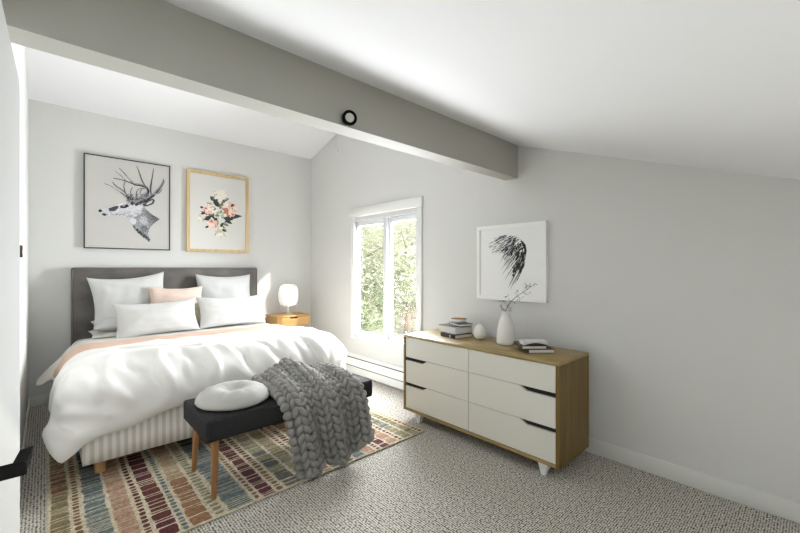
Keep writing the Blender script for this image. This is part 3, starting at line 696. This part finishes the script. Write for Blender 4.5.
def hatch(pl, n, tone, ang, ln):
    xs_ = [p[0] for p in pl]; ys_ = [p[1] for p in pl]; k = 0
    while k < n:
        p = (rng.uniform(min(xs_), max(xs_)), rng.uniform(min(ys_), max(ys_)))
        if not inside(p, pl): continue
        k += 1; a = ang(p)+rng.uniform(-.3, .3); l = ln*rng.uniform(.5, 1.2); e = (p[0]+l*math.cos(a), p[1]+l*math.sin(a)); m_ = ((p[0]+e[0])/2+rng.uniform(-1, 1), (p[1]+e[1])/2)
        if not inside(e, pl): e = m_
        art.stroke(dp([p, m_, e]), .003, .001, ink(max(.01, round(tone(p)+rng.uniform(-.07, .07), 1 if tone(p) > .1 else 2))), .011)
def htone(p):
    t = .52-.30*max(0, (p[1]-325)/40)-.12*max(0, (p[0]-290)/50)
    return max(.08, t)
def ntone(p):
    back = (p[0]-p[1]*.55-140)/60; d = abs((p[0]-300)*.78-(p[1]-395)*.62)/60
    t = .33-.30*max(0, min(1, back))
    if p[1] > 395 and (p[1]-395) > (p[0]-272)*.75: t = .04
    if (p[0]-335)**2+(p[1]-368)**2 < 500: t = .5
    if (p[0]-335)**2+(p[1]-415)**2 < 350: t = .15
    return max(.03, t)
art.poly(dp(NECK), ink(.22)); hatch(NECK, 420, ntone, lambda p: .95, 16); hatch(HEAD, 240, htone, lambda p: -.2, 14)
art.poly(dp([(264, 370), (285, 364), (300, 374), (297, 394), (282, 400), (268, 388)]), ink(.62))
art.poly(dp([(150, 312), (185, 300), (205, 299), (200, 314), (180, 328), (155, 327)]), ink(.05)); art.poly(dp([(212, 298), (250, 290), (262, 300), (240, 311), (214, 310)]), ink(.02))
art.poly(dp([(222, 297), (238, 295), (242, 300), (230, 303)]), ink(.35))
art.poly(dp([(96, 322), (106, 316), (118, 324), (112, 334), (99, 332)]), ink(.02)); art.poly(dp([(114, 341), (130, 339), (144, 347), (132, 354), (116, 348)]), ink(.04))
art.poly(dp([(332, 290), (360, 268), (388, 258), (400, 268), (392, 288), (360, 300), (340, 302)]), ink(.06)); art.poly(dp([(350, 289), (367, 276), (388, 267), (383, 281), (360, 293)]), ink(.5))
antl = [([(268, 282), (310, 268), (348, 246), (362, 218), (350, 196), (318, 184), (285, 180)], 22, 6), ([(290, 288), (340, 268), (385, 242), (420, 208), (438, 178), (446, 150)], 20, 3), ([(380, 240), (376, 205), (382, 160), (392, 95)], 10, 2), ([(350, 198), (332, 165), (318, 130), (300, 82)], 9, 2),
        ([(285, 180), (258, 150), (235, 122), (205, 92)], 7, 2), ([(300, 186), (255, 168), (215, 155), (175, 148)], 8, 2), ([(240, 160), (210, 130), (185, 112)], 5, 1), ([(262, 275), (240, 225), (232, 190), (240, 165)], 7, 2), ([(278, 268), (225, 215), (190, 190), (170, 170)], 7, 2),
        ([(262, 262), (200, 215), (160, 192), (125, 176)], 5, 1), ([(300, 262), (300, 225), (318, 205), (345, 205)], 7, 3), ([(280, 262), (268, 225), (280, 195)], 6, 2), ([(405, 222), (432, 200), (452, 165)], 7, 2), ([(330, 250), (320, 225), (330, 205)], 6, 2), ([(385, 240), (420, 228), (440, 205)], 6, 1)]
for pts, w0, w1 in antl:
    sp_ = spline(pts); art.stroke(dp(sp_), w0*1.25/453, w1*1.3/453, ink(.25)); off = w0*.25
    art.stroke(dp([(p[0]+off*.5, p[1]+off) for p in sp_]), w0*.75/453, w1*.8/453, ink(.02))
    for _ in range(7):
        i = rng.randrange(0, max(1, len(sp_)-6)); q = sp_[i:i+6]; ox, oy = rng.uniform(-w0*.5, w0*.5), rng.uniform(-w0*.5, w0*.5)
        art.stroke(dp([(p[0]+ox, p[1]+oy) for p in q]), .004, .001, ink(rng.choice([.02, .1, .3, .55])))
for _ in range(90):
    x, y = rng.uniform(245, 350), rng.uniform(235, 292); art.stroke(dp([(x, y), (x+rng.uniform(6, 22), y-rng.uniform(2, 14))]), .008, .001, ink(rng.choice([.02, .06, .2])))
obj('picture_print', art.mb, art.mats, pf)
# --- protea bouquet
x0, x1, z0, z1 = 1.150, 1.832, 1.428, 2.345; fwd = .032
pf = thing('framed_picture', 'flower print in a pale wood frame above the bed', 'picture', ((x0+x1)/2, 4.74, z0))
b = MB(); frame_box(b, 1, x0, x1, z0, z1, 4.722, 4.757, fwd); obj('picture_frame', b, M['framewood'], pf)
u0, u1, w0_, w1_ = x0+fwd, x1-fwd, z0+fwd, z1-fwd
art = Art(lambda u, v, d: (u0+(u1-u0)*u, 4.735-d, w1_-(w1_-w0_)*v)); art.mb.box(u0, u1, 4.735, 4.75, w0_, w1_, art.mi(M['print2']))
def F(x, y):
    u = (x-60)/328; vt = 42+50*u; vb = 508; u2 = u/(u+(1-u)*1.1); return (u2, (y-vt)/(vb-vt))
fm = lambda n_, c: M.setdefault('fl_'+n_, plain('print_'+n_, c, .8))
dkg, mdg, sgg = fm('dark_leaf', (.03, .035, .03)), fm('mid_leaf', (.14, .17, .11)), fm('sage', (.36, .43, .35))
cr, crd, pk, pkd, rs = fm('cream', (.74, .70, .60)), fm('cream_dark', (.50, .47, .36)), fm('pinkpetal', (.72, .44, .35)), fm('pink_dark', (.45, .18, .12)), fm('rose_pale', (.80, .60, .52))
def leaf(x, y, l, a, w, m):
    pts = []
    for i in range(9): f = i/8; pts.append((l*f, w*math.sin(PI*f**.8)))
    for i in range(7, 0, -1): f = i/8; pts.append((l*f, -w*math.sin(PI*f**.8)))
    ca, sa = math.cos(a), math.sin(a); art.poly([F(x+p[0]*ca-p[1]*sa, y+p[0]*sa+p[1]*ca) for p in pts], m)
rng = random.Random(4)
for a in ((238, 250, 55, -2.4, 14), (205, 215, 38, -2.3, 12), (245, 235, 55, -.9, 9), (265, 310, 105, -.05, 15), (262, 305, 40, -2.2, 14), (210, 315, 80, 3.05, 13), (245, 380, 60, 2.3, 8), (240, 365, 45, .6, 10), (180, 300, 60, 3.5, 8), (225, 235, 60, -2.0, 11), (262, 345, 60, -.5, 8), (300, 250, 35, -.5, 10)): leaf(*a, dkg)
for a in ((215, 262, 34, 2.9, 11), (262, 262, 30, -1.9, 10), (225, 345, 40, 2.2, 10), (270, 330, 46, .5, 10), (205, 300, 44, 2.8, 12), (255, 215, 40, -.4, 8), (232, 372, 36, 1.3, 9)): leaf(*a, dkg)
for a in ((235, 265, 50, -1.2, 9), (225, 330, 45, 1.8, 9), (215, 280, 50, 2.6, 9), (255, 350, 40, .4, 8), (195, 240, 40, -2.8, 7), (230, 390, 40, 2.0, 6)): leaf(*a, mdg)
def bloom(x, y, r, cols, spikes=0, k=26):
    r *= 1.18
    if spikes:
        for i in range(spikes): a = 2*PI*i/spikes+rng.uniform(-.1, .1); art.stroke([F(x+r*.5*math.cos(a), y+r*.5*math.sin(a)), F(x+r*1.25*math.cos(a), y+r*1.25*math.sin(a))], .008, .001, cr if i % 3 else crd)
    for i in range(k):
        rr = r*(1-i/k)*.85; a = rng.uniform(0, 2*PI); leaf(x+rr*.3*math.cos(a), y+rr*.3*math.sin(a), r*.75, a, r*.2, rng.choice(cols))
bloom(240, 182, 38, [cr, cr, cr, crd], 26); bloom(130, 318, 26, [cr, sgg, crd], 18, 14); bloom(242, 402, 34, [cr, cr, crd], 22, 22)
bloom(240, 300, 30, [sgg, mdg, sgg], 0, 16); bloom(168, 268, 34, [rs, pk, pkd, cr]); bloom(200, 272, 26, [cr, cr, sgg], 0, 16); bloom(290, 268, 46, [pk, rs, cr, pkd, rs, cr], 0, 34); bloom(308, 282, 26, [pk, pkd, rs], 0, 14); bloom(192, 350, 32, [pk, rs, pkd, rs, cr])
for a in ((218, 240, 40, -2.0, 13), (185, 318, 46, 2.9, 12), (258, 318, 60, .15, 13), (222, 318, 34, 2.4, 10), (240, 372, 34, -1.0, 9), (150, 285, 30, 2.7, 8)): leaf(*a, dkg)
bloom(240, 302, 20, [sgg, mdg, cr], 0, 12); bloom(165, 266, 26, [rs, pk, pkd, cr]); bloom(196, 348, 26, [pk, rs, pkd, cr])
leaf(300, 248, 26, -.6, 7, dkg); leaf(140, 258, 22, 3.4, 7, dkg); leaf(172, 368, 26, 2.7, 7, dkg); leaf(250, 385, 30, .5, 8, dkg)
obj('picture_print', art.mb, art.mats, pf)
# --- wing
y0, y1, z0, z1 = 1.331, 1.940, .991, 1.590; xf = 2.676
pf = thing('framed_picture', 'black wing print in a white frame above the dresser', 'picture', (W-.015, (y0+y1)/2, z0))
b = MB(); frame_box(b, 0, y0, y1, z0, z1, xf-.006, W-.001, .030); obj('picture_frame', b, M['framewht'], pf)
art = Art(lambda u, v, d: (xf+.006-d, y1-.03-(y1-y0-.06)*u, z1-.03-(z1-z0-.06)*v)); art.mb.box(xf+.006, W-.004, y0+.03, y1-.03, z0+.03, z1-.03, art.mi(M['print3']))
def G(x, y):
    u = (x-70)/360; vt = 90-25*u; vb = 480+17*u; u2 = u/(u+(1-u)*.86); return (u2, (y-vt)/(vb-vt))
rng = random.Random(8)
edge = spline([(215, 122), (262, 120), (300, 140), (330, 175), (337, 215), (330, 255), (318, 300)], 8)
tips = spline([(160, 135), (128, 178), (138, 212), (160, 250), (178, 290), (186, 335), (195, 380), (208, 425), (232, 448), (262, 430), (285, 390), (305, 350), (318, 300)], 8)
for k in range(150):
    f = rng.random()**.9; a = edge[min(len(edge)-1, int(f*(len(edge)-1)))]; g = min(1, max(0, f*.86+rng.uniform(-.08, .14))); e = tips[int(g*(len(tips)-1))]
    s0 = rng.uniform(0, .55); s1 = min(1, s0+rng.uniform(.2, .55)); bow = rng.uniform(.02, .10)*(1-g)
    pts = []
    for i in range(7):
        s_ = s0+(s1-s0)*i/6; x = a[0]+(e[0]-a[0])*s_; y = a[1]+(e[1]-a[1])*s_-bow*300*s_*(1-s_)
        pts.append((x+rng.uniform(-1, 1), y))
    art.stroke([G(*p) for p in pts], .004, .001, ink(rng.choice([.02, .02, .04, .15, .35])), rng.uniform(.006, .017)*(1.1-.5*s0))
for k in range(80):
    a = edge[rng.randrange(12, len(edge))]; x = a[0]-rng.uniform(4, 62); y = a[1]+rng.uniform(-8, 70); l = rng.uniform(14, 38); art.stroke([G(x, y), G(x-l*.35, y+l*.6), G(x-l*.5, y+l)], .006, .001, ink(rng.choice([.01, .02, .04])), .02)
for k in range(70):
    x = rng.uniform(140, 310); y = rng.uniform(122, 215); l = rng.uniform(10, 30); art.stroke([G(x, y), G(x-l*.7, y+l*.25), G(x-l, y+l*.6)], .004, .001, ink(rng.choice([.02, .1, .3])), .010)
art.poly([G(*p) for p in [(300, 145), (330, 178), (337, 215), (330, 250), (322, 232), (322, 205), (310, 175)]], ink(.02))
obj('picture_print', art.mb, art.mats, pf)

# ------------------------------------------------------------------ rug
rug_cols = dict(cream=(.52, .46, .345), olive=(.20, .165, .09), brown=(.19, .105, .06), blue=(.13, .165, .165), navy=(.085, .11, .125), salmon=(.36, .22, .155), red=(.125, .045, .04), plum=(.105, .036, .045), rust=(.27, .15, .085), sage=(.24, .225, .145), grey=(.12, .12, .10), tan=(.37, .28, .18))
RM = {k: plain('rug_'+k, c, .95, .8, 260, .30, 60, spec=.1) for k, c in rug_cols.items()}
keys = list(rug_cols); RX0, RX1, RY0, RY1 = .005, 2.12, 2.015, 3.88
b = MB(); b.rbox(RX0, RX1, RY0, RY1, .001, .0118, .004, 2, 0)
rng = random.Random(21)
# columns along the rug: (width, colour, kind)   kinds: b = wide bars, d = dots, k = chunky blocks
colsq = [(.075, ['olive', 'brown'], 'b'), (.03, ['brown'], 'd'), (.095, ['blue', 'navy', 'blue'], 'b'), (.085, ['salmon', 'tan', 'salmon'], 'b'), (.03, ['red'], 'd'), (.085, ['plum', 'red'], 'k'), (.028, ['blue'], 'd'), (.09, ['rust', 'rust', 'tan'], 'k'), (.05, ['sage'], 'd'), (.135, ['blue', 'navy', 'blue'], 'b'),
         (.026, ['rust', 'brown'], 'd'), (.075, ['plum', 'red'], 'k'), (.038, ['red', 'brown'], 'd'), (.095, ['grey', 'grey', 'sage'], 'k'), (.09, ['sage', 'olive', 'sage'], 'b'), (.03, ['brown'], 'd'), (.05, ['red', 'rust'], 'd'), (.10, ['brown', 'rust'], 'k'), (.05, ['plum', 'red'], 'd'), (.085, ['blue', 'grey', 'blue'], 'b'),
         (.075, ['rust', 'salmon'], 'k'), (.03, ['red'], 'd'), (.07, ['plum', 'brown'], 'k'), (.08, ['salmon', 'tan', 'rust'], 'k'), (.028, ['red'], 'd'), (.08, ['blue', 'sage', 'grey'], 'b'), (.06, ['olive', 'sage'], 'b'), (.03, ['tan', 'brown'], 'd')]
tot = sum(c[0] for c in colsq)+.012*len(colsq); sc_ = (RX1-RX0-.02)/tot; x = RX0+.012
def patch(xa, xb_, ya, yb3, mk, rnd=.2):
    cx, cy, hw, hh = (xa+xb_)/2, (ya+yb3)/2, (xb_-xa)/2, (yb3-ya)/2; pts = []
    e = .28 if rnd < .5 else .75
    for i in range(12):
        t = 2*PI*(i+.5)/12; c_, s_ = math.cos(t), math.sin(t)
        pts.append((cx+hw*math.copysign(abs(c_)**e, c_)*(1+rng.uniform(-.07, .07)), cy+hh*math.copysign(abs(s_)**e, s_)*(1+rng.uniform(-.12, .12)), .0124))
    n = 12; b.add(pts+[(p[0], p[1], .0112) for p in pts], [tuple(range(12))]+[(i, i+12, (i+1) % 12+12, (i+1) % 12) for i in range(12)], keys.index(mk))
for (w_, cc, kind) in colsq:
    ww = w_*sc_; y = RY0+rng.uniform(.004, .02); k_ = rng.random()*10
    while y < RY1-.012:
        wob = .006*noise.noise(Vector((y*3, x*9, 2)))
        if kind == 'd': l = rng.uniform(.014, .035); gap = rng.uniform(.008, .016)
        elif kind == 'k': l = rng.choice([.045, .06, .075, .010, .012, .03]); gap = rng.uniform(.005, .010)
        else: l = rng.choice([.005, .007, .009, .012, .016, .03, .045]); gap = rng.uniform(.003, .0065)
        l = min(l, RY1-.006-y)
        if l > .004:
            mk = cc[int((y*2.2+k_)) % len(cc)] if rng.random() > .15 else rng.choice(cc)
            dx = ww*rng.uniform(0, .08)
            patch(x+wob+dx, x+wob+ww-dx*.5, y, y+l, mk, .8 if kind == 'd' else .2)
        y += l+gap
    x += ww+.012*sc_
rg = obj('rug', b, [RM[k] for k in keys], None, (1.06, 2.95, 0)); tag(rg, 'cream rug with rows of coloured blocks under the bed and bench', 'rug')

# ------------------------------------------------------------------ bench
bn = thing('bench', 'charcoal upholstered bench on four wooden legs at the foot of the bed', 'bench', (1.17, 2.375, .0125))
BX0, BX1, BY0, BY1, BZ0, BZ1 = .612, 1.722, 2.148, 2.60, .33, .446
b = MB(); b.rbox(BX0, BX1, BY0, BY1, BZ0, BZ1, .016, 4); st_ = sharpen(obj('seat', b, M['charcoal'], bn), 60)
b = MB(); e = .010; b.tube([(BX0+e, BY0+e, BZ1-.004), (BX1-e, BY0+e, BZ1-.004), (BX1-e, BY1-e, BZ1-.004), (BX0+e, BY1-e, BZ1-.004), (BX0+e, BY0+e, BZ1-.004)], .0045, 8)
b.tube([(BX0+e, BY0+e, BZ0+.004), (BX1-e, BY0+e, BZ0+.004), (BX1-e, BY1-e, BZ0+.004), (BX0+e, BY1-e, BZ0+.004), (BX0+e, BY0+e, BZ0+.004)], .0045, 8); obj('seat_piping', b, M['charcoal'], st_)
for (x, y, sx, sy) in ((.675, 2.205, -.012, -.018), (.675, 2.545, -.012, .02), (1.662, 2.205, .03, -.01), (1.662, 2.545, .03, .02)):
    b = MB(); b.tube([(x+sx, y+sy, .0128), (x, y, .329)], [.013, .021], 16); sharpen(obj('bench_leg', b, M['legwood'], bn), 50)
# round floor cushion
b = MB(); cc = Vector((.832, 2.38, .447)); n = 72; m_ = 14
def cz(rn, a, s):
    fold = 1+.10*math.cos(a*18+1.2*math.sin(a*3))*rn*(1-rn)*3
    if s > 0: h_ = .100*(max(0, 1-rn**2.6))**.5*fold-.034*math.exp(-(rn/.24)**2)
    else: h_ = 0
    return h_
vs = []; fs = []
prof_ = [(math.sin(i/m_*PI/2)) for i in range(1, m_+1)]
vs.append(cc+Vector((0, 0, .02+.045)))
for rn in prof_:
    for k in range(n):
        a = 2*PI*k/n; rad = .207*rn*(1+.006*math.cos(15*a+2*math.sin(2*a))*rn); top_ = .022+.076*(max(0, 1-rn**3.0))**.55
        top_ -= .046*math.exp(-(rn/.30)**2); top_ += .0030*math.cos(a*15+2.5*math.sin(a*2)+1.3*math.sin(a*5))*max(0, math.sin(PI*min(1, rn*.98)))**1.5*(.5+.5*math.sin(a*3+1))
        vs.append(cc+Vector((rad*math.cos(a), rad*math.sin(a), max(top_, .02))))
for rn in (.99, .95, .86, .70, .3):
    for k in range(n):
        a = 2*PI*k/n; vs.append(cc+Vector((.207*rn*math.cos(a), .207*rn*math.sin(a), {.99: .018, .95: .010, .86: .003, .70: .0005, .3: .0005}[rn])))
vs.append(cc+Vector((0, 0, .0005))); rings = m_+5
for k in range(n): fs.append((0, 1+k, 1+(k+1) % n)); fs.append((len(vs)-1, 1+(rings-1)*n+(k+1) % n, 1+(rings-1)*n+k))
for i in range(rings-1):
    for k in range(n): fs.append((1+i*n+k, 1+(i+1)*n+k, 1+(i+1)*n+(k+1) % n, 1+i*n+(k+1) % n))
b.add(vs, fs, 0, True); cu = obj('round_cushion', b, M['cushion'], None, (.832, 2.38, .447)); tag(cu, 'round off white tufted cushion lying on the bench', 'cushion')
b = MB(); b.ell((.832, 2.38, .447+.032), ((.012, 0, 0), (0, .012, 0), (0, 0, .005)), 0, 12, 8); obj('cushion_button', b, M['cushion'], cu)

# ------------------------------------------------------------------ chunky knit throw
def throw_surface(a, s):
    """a 0..1 across, s 0..1 from behind the bench over it and down the front"""
    pts = []
    hump = .10*math.exp(-((a-.40)/.22)**2)
    xb_ = 1.05+.55*a; xf_ = 1.015+.545*a; xe = 1.075+.50*a
    fold = .5-.5*math.cos(2*PI*(a*2.6+.10))           # 0 valley .. 1 ridge
    yo = .020+.075*fold
    zend = .050+.012*math.sin(a*7)+.11*max(0, a-.62)/.38+.02*(a > .3)*(a < .7)
    tail = max(0, 1-a*3.2)
    if tail > 0: pts.append((xb_+.06, 2.655, .47-.38*tail))
    pts += [(xb_, 2.655, .47+hump*.8), (xb_, 2.615, .485+hump+.012*fold), (xb_*.7+xf_*.3, 2.50, .484+.75*hump+.030*fold), (xb_*.4+xf_*.6, 2.34, .480+.2*hump+.036*fold), (xf_, 2.19, .478+.03*fold), (xf_+.003, 2.135-.4*yo, .462+.01*fold), (xf_+.01, 2.115-yo*.8, .40), (xf_*.6+xe*.4, 2.10-yo, .28), (xe*.75+xf_*.25, 2.085-yo, .15), (xe, 2.07-yo*1.05, zend)]
    return pts
def polyline(pts, step):
    P = [Vector(p) for p in pts]; d = [0]
    for i in range(1, len(P)): d.append(d[-1]+(P[i]-P[i-1]).length)
    n_ = int(d[-1]/step); out = []
    for k in range(n_+1):
        t = d[-1]-k*step; i = max(j for j in range(len(d)) if d[j] <= t+1e-9); i = min(i, len(P)-2); f = (t-d[i])/(d[i+1]-d[i]+1e-9)
        p = P[i].lerp(P[i+1], f); out.append(p)
    return out[::-1]
b = MB(); NC = 8; step = .050
Sm = lambda pts: [tuple(q) for q in [Vector(pts[0])]+[(Vector(pts[i-1])+Vector(pts[i])*2+Vector(pts[i+1]))/4 for i in range(1, len(pts)-1)]+[Vector(pts[-1])]]
colpts = []
for c in range(NC+1):
    colpts.append(polyline(Sm(throw_surface(c/NC, 0)), step))
cen = [polyline(Sm(throw_surface((c+.5)/NC, 0)), step) for c in range(NC)]
rng = random.Random(2)
for c in range(NC):
    pl = cen[c]; L_ = colpts[c]; Rr = colpts[c+1]
    for k in range(1, len(pl)):
        p = pl[-k]; q = pl[-k-1] if k+1 <= len(pl) else pl[0]
        kl = min(k, len(L_)); kr = min(k, len(Rr)); across = (Rr[-kr]-L_[-kl]); across = across.normalized() if across.length > 1e-4 else Vector((1, 0, 0))
        d = (q-p)
        if d.length < 1e-5: continue
        d.normalize(); across = (across-d*across.dot(d)).normalized(); nrm = d.cross(across).normalized()
        if nrm.dot(Vector((0, -1, .6))) < 0: nrm = -nrm
        wid = min(.085, max(.055, (Rr[-kr]-L_[-kl]).length))
        border = c in (0,)
        for s in (-1, 1):
            ctr = p+across*(s*wid*.25)+nrm*(.004*rng.uniform(-1, 1))
            la = (d*1.0+across*(s*.60)).normalized(); lb = la.cross(nrm).normalized()
            if border and s == -1: b.ell(ctr-across*.006, (d*.028, across*.030, nrm*.028), 0, 10, 8)
            else: b.ell(ctr, (la*.037, lb*(wid*.245), nrm*.024), 0, 10, 8)
for c in range(NC):      # woolly underside so that no gap shows between the stitches
    A_, B_ = colpts[c], colpts[c+1]; m_k = min(len(A_), len(B_)); vs = []; fs = []
    for k in range(1, m_k+1): vs += [A_[-k], B_[-k]]
    b.add(vs, [(2*i, 2*i+1, 2*i+3, 2*i+2) for i in range(m_k-1)], 1, True)
# bulky cast off edge along the hem and a thick border on both long sides
for c in range(NC):
    e0, e1 = colpts[c][-1], colpts[c+1][-1]; mid = (e0+e1)/2; ax = (e1-e0)
    if ax.length > .001: b.ell(mid+Vector((0, -.010, -.008)), (ax*.72, Vector((0, .019, .004)), Vector((0, -.004, .019))), 0, 10, 8)
    b.ell(mid+Vector((0, .012, -.016)), (ax*.66, Vector((0, .018, .0)), Vector((0, 0, .016))), 0, 10, 8)
pl = colpts[NC]
for k in range(1, len(pl)): b.ell(pl[-k]+Vector((.012, 0, -.004)), (Vector((.024, 0, 0)), Vector((0, .024, 0)), Vector((0, 0, .026))), 0, 10, 8)
kn = obj('knitted_throw', b, [M['knit'], M['knitin']], None, (1.3, 2.3, .45)); tag(kn, 'chunky grey knitted throw hanging over the front of the bench', 'throw')

# ------------------------------------------------------------------ beam spotlight and pull cord
sp = thing('spotlight', 'small round black spotlight on the face of the beam', 'spotlight', (1.095, BF-.004, 1.962))
ax = Vector((-.35, -.90, -.05)).normalized(); up = ax.orthogonal().normalized(); R3 = Matrix((ax.cross(Vector((0, 0, 1))).normalized(), ax.cross(ax.cross(Vector((0, 0, 1)))).normalized(), ax)).transposed().to_4x4()
cc = (1.088, BF-.034, 1.977)
b = MB(); b.lathe([(0, -.030), (.022, -.030), (.032, -.018), (.036, 0), (.036, .012), (.033, .016), (.024, .016), (.022, .010)], cc, 32, 0, R3); obj('lamp_housing', b, M['black'], sp)
b = MB(); b.lathe([(.0005, .0125), (.012, .0115), (.023, .010)], cc, 28, 0, R3); obj('lamp_lens', b, M['lens'], sp)
b = MB(); b.tube([(1.098, BF+.001, 1.963), (1.098, BF-.008, 1.962)], .013, 16); b.tube([(1.098, BF-.006, 1.962), (1.098, BF-.026, 1.965)], .009, 12); obj('mounting_bracket', b, M['legwhite'], sp)
pc = thing('pull_cord', 'thin white pull cord hanging from the back of the beam', 'cord', (1.107, BB-.012, BZ))
b = MB(); b.tube([(1.107, BB-.012, BZ+.002), (1.107, BB-.012, 1.868)], .0011, 6); obj('cord', b, M['legwhite'], pc)
b = MB(); b.lathe([(.0003, 1.870), (.003, 1.869), (.0045, 1.860), (.0055, 1.850), (.005, 1.847), (.0003, 1.847)], (1.107, BB-.012, 0), 14); obj('cord_knob', b, M['bkwhite'], pc)

# ------------------------------------------------------------------ outdoors
b = MB(); b.box(W+T+.3, 22, -6, 26, -.7, -.6); struct(obj('ground', b, M['ground']))
def tree(name, label, x, y, rx, rz, zc, nleaf, seed, pal, size):
    t = thing(name, label, 'tree', (x, y, -.6), 'trees outside the window'); r = random.Random(seed)
    b = MB(); b.tube([(x, y, -.6), (x+.05, y, zc-.3*rz), (x-.03, y+.05, zc+.5*rz)], [.09, .06, .02], 8)
    for k in range(9):
        a = r.uniform(0, 2*PI); z = zc-rz*.6+rz*1.2*k/9; b.tube([(x, y, z-.15), (x+rx*.4*math.cos(a), y+rx*.4*math.sin(a), z+.1), (x+rx*.75*math.cos(a), y+rx*.75*math.sin(a), z+.3)], [.03, .018, .006], 5)
    obj('trunk', b, M['bark'], t)
    b = MB(); cl_ = [(r.gauss(0, .45), r.gauss(0, .45), r.gauss(0, .5)) for _ in range(34)]
    for i in range(nleaf):
        c_ = r.choice(cl_); p = Vector((x+rx*(c_[0]+r.gauss(0, .14)), y+rx*(c_[1]+r.gauss(0, .14)), zc+rz*(c_[2]+r.gauss(0, .14))))
        if p.z < -.58: p.z = -.55+r.random()*.3
        u = Vector((r.gauss(0, 1), r.gauss(0, 1), r.gauss(0, 1))).normalized(); v_ = u.orthogonal().normalized(); l = size*r.uniform(.6, 1.3)
        b.add([p-u*l, p+v_*l*.45, p+u*l, p-v_*l*.45], [(0, 1, 2, 3)], r.choice(pal))
    obj('foliage', b, LEAF, t)
tree('leafy_tree', 'green leafy tree nearest the left window pane outside', 5.9, 7.9, 1.3, 1.7, 1.0, 9000, 1, [1, 1, 2, 2], .05)
tree('leafy_tree', 'pale green tree seen through the right window pane', 6.8, 7.1, 1.3, 1.7, 1.0, 9000, 2, [1, 2, 2, 3], .05)
tree('leafy_tree', 'yellowish tree standing behind the others outside', 8.2, 10.2, 1.7, 2.2, 1.2, 9000, 3, [2, 2, 3, 1], .06)
tree('leafy_tree', 'tree with sparse tan leaves at the right pane edge', 8.4, 7.9, 1.5, 2.1, 1.2, 7000, 4, [2, 3, 3, 1], .06)
tree('leafy_tree', 'tall pale tree furthest back outside the window', 11.0, 13.0, 2.4, 2.8, 1.3, 9000, 6, [2, 2, 3, 1], .09)
tree('leafy_tree', 'broad pale tree far behind the right pane', 11.8, 10.4, 2.4, 2.8, 1.2, 9000, 7, [2, 3, 2, 1], .09)
tree('low_shrub', 'low dark green shrub at the bottom of the left pane', 4.9, 6.6, .55, .45, .15, 1500, 5, [0, 0, 1], .045)

# ------------------------------------------------------------------ light
wd = bpy.data.worlds.new('World'); bpy.context.scene.world = wd; wd.use_nodes = True
bg = wd.node_tree.nodes['Background']; bg.inputs[0].default_value = (.93, .97, 1.0, 1); bg.inputs[1].default_value = 2.2
def area(name, loc, rot, sx, sy, power, col=(1, 1, 1)):
    l = bpy.data.lights.new(name, 'AREA'); l.shape = 'RECTANGLE'; l.size = sx; l.size_y = sy; l.energy = power; l.color = col
    o = bpy.data.objects.new(name, l); C.objects.link(o); o.location = loc; o.rotation_euler = rot; o.visible_camera = False; o.visible_shadow = False; return o
area('window_skylight', (W+.65, 3.15, 1.35), (0, R_(75), R_(30)), 1.5, 1.4, 395, (.935, .97, 1))
area('window_ground_bounce', (W+.95, 3.75, .55), (0, R_(118), R_(55)), 1.5, 1.5, 300, (.95, .98, 1))
rw = area('added_roof_fill', (1.05, -.55, zf(-.55)+.25), (0, 0, 0), 1.4, .65, 31, (.95, .98, 1)); rw.data.spread = R_(62)  # added fill lamp over the invented roof window, bounces off the floor
sn = bpy.data.lights.new('sun', 'SUN'); sn.energy = 4.5; sn.angle = R_(1.2); sn.color = (1, .95, .87)
so = bpy.data.objects.new('sun', sn); C.objects.link(so)
so.rotation_euler = Vector((-.585, 1.07, -.49)).to_track_quat('-Z', 'Y').to_euler()

# ------------------------------------------------------------------ camera
cam = bpy.data.cameras.new('camera'); cam.sensor_fit = 'HORIZONTAL'; cam.sensor_width = 36; cam.lens = 36*384.1/800
cam.shift_y = (267.47-266.5)/800; cam.clip_start = .02
co = bpy.data.objects.new('camera', cam); C.objects.link(co); co.location = (0, 0, 1.25); co.rotation_euler = (R_(90), 0, -.7455)
S_ = bpy.context.scene; S_.camera = co
S_.view_settings.view_transform = 'Standard'; S_.view_settings.look = 'None'; S_.view_settings.gamma = 1; S_.view_settings.exposure = 0
S_.view_settings.use_curve_mapping = False
S_.cycles.use_denoising = True; S_.cycles.denoising_prefilter = 'NONE'; S_.cycles.denoising_input_passes = 'RGB_ALBEDO_NORMAL'; S_.cycles.max_bounces = 10; S_.cycles.diffuse_bounces = 7; S_.cycles.transparent_max_bounces = 12
